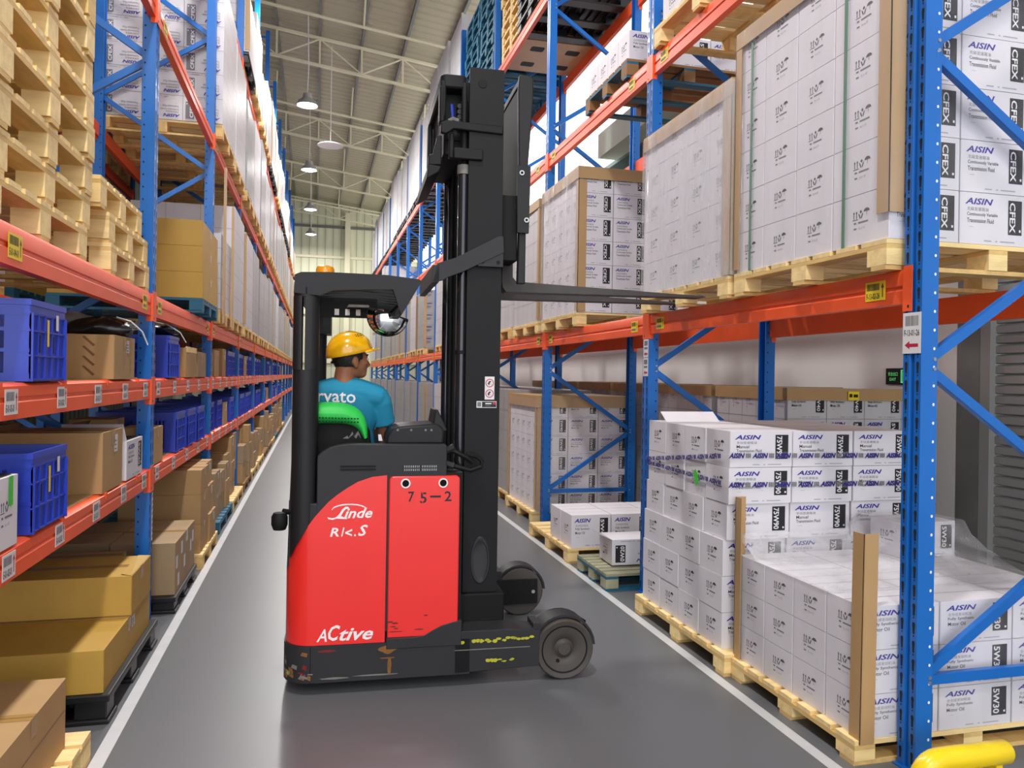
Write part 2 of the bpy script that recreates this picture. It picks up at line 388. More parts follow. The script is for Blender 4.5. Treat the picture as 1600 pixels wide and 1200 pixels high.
# ================================================================== pallet racks
XR, XL = 2.40, -.98
YR = lambda k: 2.655 + 2.671 * k
YL = lambda k: 5.19 + 2.79 * k
RLEV = [2.08, 4.01, 5.88]
LLEV = [1.0, 1.555, 2.085, 3.91, 5.75]
LNAME = ['lowest', 'second', 'third', 'fourth', 'fifth']
DEP = 1.02
def post_mesh(h, slots):
    m = MB()
    prof = [(0, 0), (0, .036), (.014, .041), (.014, .059), (0, .064), (0, .1), (.08, .1), (.08, .086), (.012, .086), (.012, .014), (.08, .014), (.08, 0)]
    m.prism(prof, 'z', 0, h, 'blue')
    if slots:
        z = .06; e = .0008
        while z < min(h, 4.4):
            for y in (.018, .082):                       # keyhole slots on the aisle face
                o = (-e, y, z); ux = (0, -1, 0); uz = (0, 0, 1)
                m.poly(o, ux, uz, [(-.0045, -.026), (.0045, -.026), (.006, 0), (.008, .012), (.005, .022), (-.005, .022), (-.008, .012), (-.006, 0)], 'slot')
                m.poly((-e, y, z + .042), ux, uz, [(.0035 * math.cos(a), .0045 * math.sin(a)) for a in [i * PI / 4 for i in range(8)]], 'slot')
            for (yy, sx) in ((-e, 1), (.1 + e, -1)):     # round holes on the side faces
                m.poly((.063, yy, z), (sx, 0, 0), (0, 0, 1), [(.0055 * math.cos(a), .0065 * math.sin(a)) for a in [i * PI / 5 for i in range(10)]], 'hole' if slots == 1 else 'slot')
            z += .0765
    return m.mesh('post', 25)
def foot_mesh():
    m = MB(); m.box(-.02, -.03, 0, .1, .106, .006, 'blue'); return m.mesh('foot_plate')
def brace_mesh(x0, z0, x1, z1):
    m = MB(); p, q = Vector((x0, .05, z0)), Vector((x1, .05, z1)); d = (q - p).normalized(); nn = Vector((-d.z, 0, d.x)); w_ = .02
    # a channel open to one side: web and two lips
    m.bar(p, q, .003, .04, 'blue', up=nn)
    for s in (-1, 1):
        off = nn * (w_ * s) + Vector((0, -.012 if s < 5 else 0, 0))
        m.bar(p + off, q + off, .026, .003, 'blue', up=nn)
    m.bar(p + Vector((0, -.026, 0)), q + Vector((0, -.026, 0)), .004, .04, 'blue', up=nn)
    for e in (p, q): m.cyl((e.x, -.003, e.z), (e.x, .0, e.z), .008, 'steel', 8)
    return m.mesh('brace', 30)
_pm = {}
def frame(side, k, h, z0, label, slots):
    key = (h, slots)
    if key not in _pm: _pm[key] = post_mesh(h, slots)
    o = bpy.data.objects.new('rack_upright_frame', None); COL.objects.link(o)
    if side > 0: o.location = (XR, YR(k), 0)
    else: o.location = (XL, YL(k) + .1, 0); o.rotation_euler = (0, 0, PI)
    tag(o, label, 'rack upright', 'blue upright frames of the pallet racks')
    ob('post', _pm[key], o)
    ob('post', _pm[key], o, (DEP + .04, .1, 0), PI)
    if 'foot' not in _pm: _pm['foot'] = foot_mesh()
    ob('foot_plate', _pm['foot'], o); ob('foot_plate', _pm['foot'], o, (DEP - .04, 0, 0))
    zs = z0; pts = []; fr = True
    kk = ('br', h, z0)
    if kk not in _pm:
        L = [brace_mesh(.066, z0, DEP - .02, z0)] if z0 < .6 else [brace_mesh(.066, .3, DEP - .02, .3), brace_mesh(DEP - .02, .3, .066, z0)]
        z = z0
        while z + 1.31 < h:
            L.append(brace_mesh(.066, z + .02, DEP - .02, z + .635)); L.append(brace_mesh(DEP - .02, z + .665, .066, z + 1.29)); z += 1.31
        L.append(brace_mesh(.066, h - .12, DEP - .02, h - .12))
        _pm[kk] = L
    for b in _pm[kk]: ob('brace', b, o)
    return o

def sticker(kind, txt):
    """a location label on an aisle face; origin at its middle, facing -x"""
    key = ('st', kind, txt)
    if key in _pm: return _pm[key]
    m = MB(); o = (-.0015, 0, 0); ux, uz = (0, -1, 0), (0, 0, 1); e = Vector((-.0006, 0, 0))
    W, H = (.115, .085) if kind == 'white' else (.125, .085)
    m.box(-.0015, -W / 2, -H / 2, 0, W / 2, H / 2, 'paper' if kind == 'white' else 'sticker_yellow')
    o2 = Vector(o) + e; ink = 'ink_black'
    x = -W / 2 + .01; rr = random.Random(3)
    while x < W / 2 - .034:
        b = rr.choice((.0012, .002, .003)); m.rect(o2, ux, uz, x, .004, x + b, .034, ink if kind != 'white' else 'ink_gray'); x += b + rr.choice((.0015, .0025))
    ax = W / 2 - .016
    m.poly(o2, ux, uz, [(ax - .003, -.03), (ax + .003, -.03), (ax + .003, .012), (ax + .009, .012), (ax, .034), (ax - .009, .012), (ax - .003, .012)], 'sticker_red' if kind == 'white' else 'truck_red_dark')
    if txt: m.text(o2, ux, uz, txt, -W / 2 + .008, -.034, .026, ink, w=W - .042, weight=.01)
    else: m.rect(o2, ux, uz, -W / 2 + .01, -.03, W / 2 - .036, -.014, 'ink_gray')
    _pm[key] = m.mesh('location_label'); return _pm[key]

def crossbar(side, k, z, h, label, stickers=(), front=True, group='orange rack crossbars', shelf=False):
    L = (YR(1) - YR(0) if side > 0 else YL(1) - YL(0)) - .1
    key = ('bar', side, h, shelf)
    if key not in _pm:
        m = MB(); x0 = .006
        m.prism([(x0, -h), (x0, -h * .62), (x0 + .006, -h * .58), (x0 + .006, -h * .5), (x0, -h * .46), (x0, -h * .12), (x0 + .008, 0), (.05, 0), (.05, -h)] if not shelf else
                [(x0, -h), (x0, -h * .55), (x0 + .005, -h * .5), (x0 + .005, -h * .42), (x0, -h * .38), (x0, -h * .1), (x0 + .02, -.002), (.05, -.002), (.05, -h)], 'y', .004, L - .004, 'orange')
        if shelf:
            for y in [L * (i + .5) / 4 for i in range(4)]: m.box(x0 - .003, y - .012, -.03, .05, y + .012, .001, 'orange')
        c = MB(); c.box(-.005, -.049, -h - .035, -.0015, .0, .012, 'orange'); c.box(-.005, .0008, -h - .035, .034, .0038, -.004, 'orange')
        c.box(-.0056, -.034, -h - .02, -.005, -.024, -h - .008, 'slot')
        c2 = MB(); c2.box(-.005, L, -h - .035, -.0015, L + .049, .012, 'orange'); c2.box(-.005, L - .0038, -h - .035, .034, L - .0008, -.004, 'orange')
        _pm[key] = (m.mesh('bar', 30), c.mesh('end_bracket'), c2.mesh('end_bracket'))
    o = bpy.data.objects.new('rack_crossbar', None); COL.objects.link(o)
    if side > 0: o.location = (XR if front else XR + DEP + .04, YR(k) + .1 if front else YR(k + 1), z)
    else: o.location = (XL if front else XL - DEP - .04, YL(k + 1) if front else YL(k) + .1, z)
    o.rotation_euler = (0, 0, (0 if front else PI) if side > 0 else (PI if front else 0))
    tag(o, label, 'rack beam', group)
    for nme, me in zip(('bar', 'end_bracket', 'end_bracket'), _pm[key]): ob(nme, me, o)
    for (fy, kind, txt) in stickers:       # fy: share of the length from the camera end
        yy = L * fy if side > 0 else L * (1 - fy)
        ob('location_label', sticker(kind, txt), o, (.0055, yy, -h * .52))
    return o

def build_racks():
    for k in range(0, 13):
        frame(1, k, 7.65, .37, 'blue upright frame, %s from the camera in the rack of white oil cartons' % ORD[k + 1], 1 if k == 0 else (2 if k < 3 else 0))
    for k in range(-1, 12):
        frame(-1, k, 8.5, .93, 'blue upright frame, %s from the camera in the rack of blue crates' % ORD[k + 2], 2 if k < 2 else 0)
    for k in range(-1, 12):
        for li, z in enumerate(RLEV):
            if k == -1: continue
            st = []
            if li == 0: st = [(.07, 'yellow', 'F-13-02-26' if k == 0 else ''), (.93, 'yellow', '')]
            elif li == 1 and k < 4: st = [(.12, 'yellow', ''), (.93, 'yellow', '')]
            crossbar(1, k, z, .145, 'orange crossbar of bay %s, %s level, aisle side of the oil carton rack' % (ORD[k + 1], LNAME[li]), st)
            if k < 7: crossbar(1, k, z, .145, 'orange crossbar of bay %s, %s level, wall side of the oil carton rack' % (ORD[k + 1], LNAME[li]), front=False)
    for k in range(-1, 11):
        for li, z in enumerate(LLEV):
            st = []
            if li < 2 and k < 6:
                st = [(.06 + .225 * i, 'white', 'E-01-0%d-0%d' % (li + 2, i + 1) if k == -1 else '') for i in range(5)]
                if k == -1: st = [(f, 'white', 'E-01-0%d-0%d' % (li + 2, i + 1)) for i, f in enumerate((.16, .36, .56, .76, .95))]
            elif li == 2 and k < 5: st = [(.165 if k == -1 else .06, 'yellow', 'E-01-04-01' if k == -1 else ''), (.93, 'yellow', '')]
            elif k < 3: st = [(.08, 'yellow', '')]
            crossbar(-1, k, z, (.115, .125, .14, .12, .12)[li], 'orange crossbar of bay %s, %s level, aisle side of the blue crate rack' % (ORD[k + 2], LNAME[li]), st, shelf=li < 2)
            if li > 1 and k < 5 or li < 2 and k < 1: crossbar(-1, k, z, (.115, .125, .14, .12, .12)[li], 'orange crossbar of bay %s, %s level, wall side of the blue crate rack' % (ORD[k + 2], LNAME[li]), front=False)
    # white location cards on two posts of the carton rack
    fr = [o for o in COL.objects if o.name.startswith('rack_upright_frame')]
    m = MB(); m.box(-.0035, 0, -.085, -.002, .1, .085, 'paper'); o2 = (-.004, .05, 0); ux, uz = (0, -1, 0), (0, 0, 1)
    rr = random.Random(5); x = -.036
    while x < .036:
        b = rr.choice((.0012, .002, .003)); m.rect(o2, ux, uz, x, .03, x + b, .072, 'ink_gray'); x += b + rr.choice((.0015, .0022))
    m.text(o2, ux, uz, 'F-13-01-26', -.042, -.012, .026, 'ink_black', w=.084, weight=.012)
    m.poly(o2, ux, uz, [(-.038, -.05), (-.012, -.033), (-.012, -.044), (.036, -.044), (.036, -.058), (-.012, -.058), (-.012, -.067)], 'sticker_red')
    ob('location_card', m, fr[0], (0, 0, 1.808), label='white card with barcode and arrow')
    lf = [o for o in fr if o['label'].startswith('blue upright frame, second') and 'crates' in o['label']][0]
    m = MB(); m.box(-.003, .07, 0, -.0015, .098, .30, 'paper')
    for i in range(8): m.poly((-.0036, .084, .02 + i * .036), (0, -1, 0), (0, 0, 1), [(-.014, -.008), (.014, .006), (.014, .02), (-.014, .006)], 'ink_gray')
    ob('striped_label', m, lf, (0, -.065, .54))
    for zz in (1.83, 1.69):
        m = MB(); m.box(-.0035, 0, -.068, -.002, .085, .068, 'paper'); o2 = (-.004, .042, 0)
        m.rect(o2, ux, uz, -.03, .02, .03, .055, 'ink_gray'); m.rect(o2, ux, uz, -.03, -.008, .03, .008, 'ink_gray')
        m.poly(o2, ux, uz, [(-.03, -.042), (-.01, -.025), (-.01, -.035), (.03, -.035), (.03, -.049), (-.01, -.049), (-.01, -.059)], 'sticker_red')
        ob('location_card', m, fr[1], (0, 0, zz), label='white card with barcode and arrow')
    for k in range(-1, 7):          # shelf boards of the two crate levels
        for li in (0, 1):
            m = MB(); m.box(-.93, 0, -.02, -.04, YL(1) - YL(0) - .11, -.003, 'plywood')
            m = m.mesh('shelf_board')
            thing('shelf_board', m, 'plywood shelf board of bay %s on the %s level of the blue crate rack' % (ORD[k + 2], LNAME[li]), 'shelf', (XL - .01, YL(k) + .105, LLEV[li] + .004), group='plywood shelf boards')
build_racks()

# ================================================================== pallets
_PAL = {}
def pallet_parts(lx, ly, h, style):
    """block pallet, origin at the middle of its base; deck boards run along x (their ends face the aisle)"""
    key = (lx, ly, h, style)
    if key in _PAL: return _PAL[key]
    W, D = {'wood': ('wood', 'wood_b'), 'teal': ('teal_wood', 'teal_wood'), 'dark': ('wood_dark', 'wood_dark'), 'worn': ('wood_worn', 'teal_wood'), 'mixed': ('wood_dark', 'teal_wood')}[style]
    rr = random.Random(int(lx * 100 + ly * 10 + h * 1000)); t = .02; a, b = lx / 2, ly / 2
    deck = MB(); n = 7
    for i in range(n):
        bw = ly / n * (.74 if 0 < i < n - 1 else .9); y = -b + ly * (i + .5) / n
        if i == 0: y = -b + bw / 2
        if i == n - 1: y = b - bw / 2
        deck.box(-a, y - bw / 2, h - t, a, y + bw / 2, h, W)
    parts = [('deck', deck)]
    for x0 in (-a, -.05, a - .1):                            # stringers under the deck, along y, each on three blocks
        g = MB(); g.box(x0, -b, h - 2 * t, x0 + .1, b, h - t - .001, D)
        for y0 in (-b, -.06, b - .12): g.box(x0, y0, t, x0 + .1, y0 + .12, h - 2 * t, W)
        parts.append(('stringer', g))
    for y0 in (-b + .005, -.045, b - .095):
        g = MB(); g.box(-a, y0, 0, a, y0 + .09, t - .001, D); parts.append(('runner', g))
    _PAL[key] = [(n_, m.mesh(n_)) for n_, m in parts]
    return _PAL[key]
def pallet(loc, lx, ly, h, style, label, rz=0, group='pallets', whole=False):
    name = {'wood': 'wooden_pallet', 'teal': 'wooden_pallet', 'dark': 'wooden_pallet', 'worn': 'wooden_pallet', 'mixed': 'wooden_pallet'}[style]
    P = pallet_parts(lx, ly, h, style)
    if whole:
        key = ('whole', lx, ly, h, style)
        if key not in _PAL:
            b = bmesh.new()
            for n_, me in P: b.from_mesh(me)
            me = bpy.data.meshes.new('pallet'); 
            mats = []
            m = MB()
            for n_, q in P:
                m.add([v.co for v in q.vertices], [tuple(p.vertices) for p in q.polygons], q.materials[0].name)
            b.free(); _PAL[key] = m.mesh('pallet')
        return thing(name, _PAL[key], label, 'pallet', loc, rz, group)
    o = bpy.data.objects.new(name, None); COL.objects.link(o); o.location = loc; o.rotation_euler = (0, 0, rz)
    tag(o, label, 'pallet', group)
    for n_, me in P: ob(n_, me, o)
    return o
def plastic_pallet_mesh(lx, ly, h):
    key = ('pl', lx, ly, h)
    if key in _PAL: return _PAL[key]
    m = MB(); a, b = lx / 2, ly / 2
    m.box(-a, -b, h - .035, a, b, h, 'black_plastic')
    for i in range(-5, 6): m.box(i * lx / 11 - .012, -b + .03, h - .06, i * lx / 11 + .012, b - .03, h - .034, 'black_plastic')
    for x0 in (-a, -.08, a - .16):
        for y0 in (-b, -.08, b - .16):
            m.prism([(x0 + .012, y0 + .012), (x0 + .148, y0 + .012), (x0 + .148, y0 + .148), (x0 + .012, y0 + .148)], 'z', .02, h - .034, 'black_plastic')
    for y0 in (-b, -.08, b - .16): m.box(-a, y0, 0, a, y0 + .16, .022, 'black_plastic')
    _PAL[key] = m.mesh('plastic_pallet'); return _PAL[key]
def plastic_pallet(loc, lx, ly, h, label, group='black plastic pallets'):
    return thing('plastic_pallet', plastic_pallet_mesh(lx, ly, h), label, 'pallet', loc, 0, group, bevel=.006)

# ================================================================== cartons
ARROW = [(-.003, 0), (.003, 0), (.003, .032), (.008, .032), (0, .046), (-.008, .032), (-.003, .032)]
def symbols(m, o, ux, uz, s, pale=False):
    """this-way-up arrows, hands, umbrella and two small lines of print, about .12 wide"""
    k, g = ('ink_gray', 'ink_pale') if pale else ('ink_soft', 'ink_gray'); o, ux, uz = Vector(o), Vector(ux), Vector(uz)
    S = lambda p, dx, dz: [((x + dx) * s, (z + dz) * s) for x, z in p]
    m.poly(o, ux, uz, S(ARROW, -.050, .01), k); m.poly(o, ux, uz, S(ARROW, -.026, .01), k)
    m.poly(o, ux, uz, S([(-.024, .0), (.024, .0), (.024, .004), (-.024, .004)], -.038, .002), k)
    # hands round a diamond
    m.poly(o, ux, uz, S([(-.006, 0), (.0, .006), (-.010, .028), (-.020, .036), (-.016, .02)], .010, .004), k)
    m.poly(o, ux, uz, S([(.006, 0), (.016, .02), (.020, .036), (.010, .028), (.0, .006)], .012, .004), k)
    m.poly(o, ux, uz, S([(0, .0), (.010, .012), (0, .024), (-.010, .012)], .011, .034), k)
    # umbrella
    m.poly(o, ux, uz, S([(.026 * math.cos(a), .020 * math.sin(a)) for a in [PI * i / 8 for i in range(9)]], .062, .042), k)
    m.poly(o, ux, uz, S([(-.0015, 0), (.0015, 0), (.0015, .026), (-.0015, .026)], .062, .018), k)
    for z, parts in ((-.022, ((-.05, -.028), (-.012, .075))), (-.056, ((-.05, -.026),))):
        for a, b in parts: m.rect(o, ux, uz, a * s, z * s, b * s, (z + .010) * s, g)
    if not pale: m.text(o, ux, uz, '1L x 12', -.006 * s, -.057 * s, .013 * s, g)

PRODUCT = {'5W30': ('全合成发动机油', 'Fully Synthetic', 'Motor Oil'), '5W40': ('全合成发动机油', 'Fully Synthetic', 'Motor Oil'), '0W20': ('全合成发动机油', 'Fully Synthetic', 'Motor Oil'),
           '75W90': ('手动变速箱油', 'Manual', 'Transmission Fluid'), 'CFEX': ('无级变速箱油', 'Continuously Variable', 'Transmission Fluid')}
def front_print(m, o, ux, uz, w, h, kind, pale=False, small=False):
    """printed long side of an oil carton; o is the lower left corner of the side"""
    B, K, G = ('ink_blue', 'ink_black', 'ink_gray')
    zh, e1, e2 = PRODUCT[kind]
    m.text(o, ux, uz, 'AISIN', .07 * w, .77 * h, .125 * h, B, w=.42 * w, shear=.28, weight=.03)
    if not small: m.text(o, ux, uz, zh, .10 * w, .645 * h, .075 * h, 'ink_gray', w=.32 * w)
    else: m.rect(o, ux, uz, .1 * w, .66 * h, .4 * w, .71 * h, 'ink_pale')
    if not small:
        m.text(o, ux, uz, e1, .10 * w, .53 * h, .085 * h, G if pale else K, weight=.01, w=(.20 if len(e1) < 8 else .36 if len(e1) < 16 else .46) * w)
        m.text(o, ux, uz, e2, .10 * w, .415 * h, .085 * h, G if pale else K, weight=.01, w=(.24 if len(e2) < 10 else .40) * w)
    else:
        m.rect(o, ux, uz, .1 * w, .55 * h, .42 * w, .60 * h, G); m.rect(o, ux, uz, .1 * w, .45 * h, .36 * w, .50 * h, G)
    m.rect(o, ux, uz, .13 * w, .33 * h, .20 * w, .335 * h, G)
    x0, x1, z0, z1 = .72 * w, .93 * w, .22 * h, .90 * h
    m.rect(o, ux, uz, x0, z0, x1, z1, 'ink_black' if not pale else 'ink_gray')
    o2 = Vector(o) + Vector(ux).cross(Vector(uz)).normalized() * .0005
    # lettering turned a quarter turn clockwise, reading downwards
    uxv, uzv = Vector(ux), Vector(uz)
    m.text(o2 + uxv * (x0 + .1 * (x1 - x0)) + uzv * (z1 - .06 * (z1 - z0)), -uzv, uxv, kind, 0, 0, (x1 - x0) * .42, 'print_white', w=(z1 - z0) * .88, weight=.02)
    m.rect(o2, ux, uz, x1 - .2 * (x1 - x0), z0 + .09 * (z1 - z0), x1 - .08 * (x1 - x0), z0 + .16 * (z1 - z0), 'print_white')
    for a, b in ((.36, .47), (.53, .56), (.60, .82)): m.rect(o, ux, uz, a * w, .06 * h, b * w, .085 * h, 'ink_pale')

_CART = {}
def carton(dx, dy, h, kind, faces='-y:front -x:sym', pale=False, body='white_box', small=False, flip=False, tape=True):
    """carton with its origin at the middle of its base; faces says what is printed where"""
    key = (round(dx, 3), round(dy, 3), round(h, 3), kind, faces, pale, body, small, flip)
    if key in _CART: return _CART[key]
    m = MB(); dx -= .0035; dy -= .0035; h -= .002; a, b = dx / 2, dy / 2; c = .003
    # body with slightly rounded vertical edges and a seam of tape over the flaps
    m.prism([(-a + c, -b), (a - c, -b), (a, -b + c), (a, b - c), (a - c, b), (-a + c, b), (-a, b - c), (-a, -b + c)], 'z', 0, h, body)
    if tape:
        m.rect((0, 0, h + .0006), (1, 0, 0), (0, 1, 0), -a, -.0015, a, .0015, 'seam')
    e = .0007
    F = {'-y': ((-a, -b - e, 0), (1, 0, 0), (0, 0, 1), dx), '+y': ((a, b + e, 0), (-1, 0, 0), (0, 0, 1), dx),
         '-x': ((-a - e, b, 0), (0, -1, 0), (0, 0, 1), dy), '+x': ((a + e, -b, 0), (0, 1, 0), (0, 0, 1), dy)}
    for it in faces.split():
        f, what = it.split(':'); o, ux, uz, wd = F[f]
        if flip: o = Vector(o) + Vector(ux) * wd + Vector(uz) * h; ux = -Vector(ux); uz = -Vector(uz)
        if what == 'front': front_print(m, o, ux, uz, wd, h, kind, pale, small)
        elif what == 'sym': symbols(m, Vector(o) + Vector(ux) * wd * .5 + Vector(uz) * h * .5, ux, uz, min(1, h / .2) * .74, pale)
        elif what == 'psym': symbols(m, Vector(o) + Vector(ux) * wd * .5 + Vector(uz) * h * .5, ux, uz, min(1, h / .2) * .74, True)
    _CART[key] = m.mesh('carton', 0); return _CART[key]
def place(mesh, loc, label, cat='carton', name='oil_carton', group=None, rz=0, rot=None):
    return thing(name, mesh, label, cat, loc, rz, group, rot)

def film_shell(x0, y0, x1, y1, z0, z1, m, name, label, group, nseg=10, amp=.004, top=False, sides='-x -y +y'):
    """stretch film round a load: thin wavy sheets standing just off the cartons"""
    b = MB(); rr = random.Random(int(x0 * 97 + y0 * 31 + z0 * 11))
    path = []
    if '+y' in sides: path += [(x1, y1)]
    path += [(x0, y1), (x0, y0)]
    if '-y' in sides: path += [(x1, y0)]
    pts = []
    for i in range(len(path) - 1):
        p, q = path[i], path[i + 1]; nx, ny = (-(1 if p[0] == q[0] else 0), 0) if p[0] == q[0] else (0, 1 if p[1] == y1 else -1)
        for j in range(nseg):
            t = j / nseg; o = 0 if j == 0 else rr.uniform(0, amp)
            pts.append((p[0] + (q[0] - p[0]) * t + nx * o, p[1] + (q[1] - p[1]) * t + ny * o))
    pts.append(path[-1]); rows = 5; vs_ = []
    for r in range(rows + 1):
        z = z0 + (z1 - z0) * r / rows
        for (x, y) in pts: vs_.append((x + rr.uniform(-1, 0) * amp * .4, y - rr.uniform(0, 1) * amp * .2, z))
    n = len(pts)
    b.add(vs_, [(r * n + i, r * n + i + 1, (r + 1) * n + i + 1, (r + 1) * n + i) for r in range(rows) for i in range(n - 1)], m)
    if top: b.add([(x0, y0, z1), (x1, y0, z1), (x1, y1, z1), (x0, y1, z1)], [(0, 1, 2, 3)], m)
    me = b.mesh('film', 180); return thing(name, me, label, 'stretch film', group=group)

def corner_board(x, y, z0, z1, sx, sy, label, wdt=.06, lean=(0, 0), t=.004):
    m = MB(); n = 4
    for i in range(n):
        pass
    dx, dy = lean
    for (a0, b0, a1, b1) in ((0, 0, wdt * sx, t * sy), (0, 0, t * sx, wdt * sy)):
        P = [(x + a0 - t * sx, y + b0 - t * sy), (x + a1 - t * sx, y + b0 - t * sy), (x + a1 - t * sx, y + b1 - t * sy), (x + a0 - t * sx, y + b1 - t * sy)]
        vs_ = [(p[0], p[1], z0) for p in P] + [(p[0] + dx, p[1] + dy, z1) for p in P]
        m.add(vs_, [(0, 3, 2, 1), (4, 5, 6, 7), (0, 1, 5, 4), (1, 2, 6, 5), (2, 3, 7, 6), (3, 0, 4, 7)], 'board_tan')
    me = m.mesh('corner_board', 0, fix=True)
    return thing('corner_board', me, label, 'edge protector', group='tan cardboard corner boards')

def edge_cap(parent, x0, y0, x1, y1, z, hgt=.09, m='board_tan'):
    b = MB(); t = .006
    b.box(x0 - t, y0 - t, z - hgt, x0, y1 + t, z + t, m); b.box(x0, y0 - t, z - hgt, x1, y0, z + t, m)
    b.box(x0, y0, z, x0 + .07, y1, z + t, m); b.box(x0 + .07, y0, z, x1, y0 + .07, z + t, m)
    return ob('edge_cap', b, parent, label='tan cardboard edge cap')

def wrapped_load(x0, y0, x1, y1, z0, z1, label, cols=4, rows=6, m='wrap_gray', caps=False, corner=None, group='film wrapped pallet loads', prints=None, rr=R, syms=False, nx=3, hard=False):
    """film wrapped block of cartons, origin at the middle of its base"""
    cx, cy = (x0 + x1) / 2, (y0 + y1) / 2; a, b = (x1 - x0) / 2, (y1 - y0) / 2; h = z1 - z0
    k = MB(); nz, ny = rows, cols
    # slightly bulging wrapped faces
    N = 6; vs_ = []; ring = []
    for (p, q) in (((-a, -b), (a, -b)), ((a, -b), (a, b)), ((a, b), (-a, b)), ((-a, b), (-a, -b))):
        for i in range(N):
            t = i / N; o = .0 if i == 0 else rr.uniform(-.004, .003)
            nx_, ny_ = (q[1] - p[1], -(q[0] - p[0])); l = math.hypot(nx_, ny_)
            ring.append((p[0] + (q[0] - p[0]) * t + nx_ / l * o, p[1] + (q[1] - p[1]) * t + ny_ / l * o))
    n = len(ring); L = 5
    for r in range(L + 1):
        for (x, y) in ring: vs_.append((x + rr.uniform(-.002, .002), y + rr.uniform(-.002, .002), h * r / L))
    fs = [(r * n + i, r * n + (i + 1) % n, (r + 1) * n + (i + 1) % n, (r + 1) * n + i) for r in range(L) for i in range(n)]
    fs += [tuple(range(n))[::-1], tuple(range(L * n, L * n + n))]
    k.add(vs_, fs, m)
    e = .0055
    for i in range(1, nz):                                     # carton joints showing through the film
        z = h * i / nz
        for s in (-1, 1): k.rect((s * (a + e), 0, z), (0, 1, 0), (0, 0, 1), -b, -.0015, b, .0015, 'seam')
        k.rect((0, -b - e, z), (1, 0, 0), (0, 0, 1), -a, -.0015, a, .0015, 'seam')
    for i in range(1, ny):
        for s in (-1, 1): k.rect((s * (a + e), -b + 2 * b * i / ny, 0), (0, 1, 0), (0, 0, 1), -.0015, 0, .0015, h, 'seam')
    for i in range(1, nx): k.rect((-a + 2 * a * i / nx, -b - e, 0), (1, 0, 0), (0, 0, 1), -.0015, 0, .0015, h, 'seam')
    if prints:
        kind, flip, small = prints; w_ = 2 * a / nx; hh = h / nz
        for i in range(nx):
            for j in range(nz):
                o, ux, uz = Vector((-a + i * w_, -b - e - .0007, j * hh)), Vector((1, 0, 0)), Vector((0, 0, 1))
                if flip: o = o + ux * w_ + uz * hh; ux, uz = -ux, -uz
                front_print(k, o, ux, uz, w_, hh, kind, not hard, small)
    if syms:
        for i in range(ny):
            for j in range(nz - 2, nz): symbols(k, (-a - e - .0008, b * (1 - 2 * (i + .5) / ny), h * (j + .5) / nz), (0, -1, 0), (0, 0, 1), .8, True)
    me = k.mesh('wrapped_cartons', 30)
    root = thing('wrapped_carton_load', me, label, 'pallet load', (cx, cy, z0), 0, group)
    if caps: edge_cap(root, -a - .008, -b - .008, a, b + .008, h + .002)
    if corner:
        c = MB(); s = corner
        c.box(s * (a + .0095), -b - .0095, .02, s * (a - .05), -b - .006, h - .02, 'board_tan'); c.box(s * (a + .0095), -b - .006, .02, s * (a + .0065), -b + .05, h - .02, 'board_tan')
        ob('corner_board', c, root, label='tan cardboard corner board')
    return root

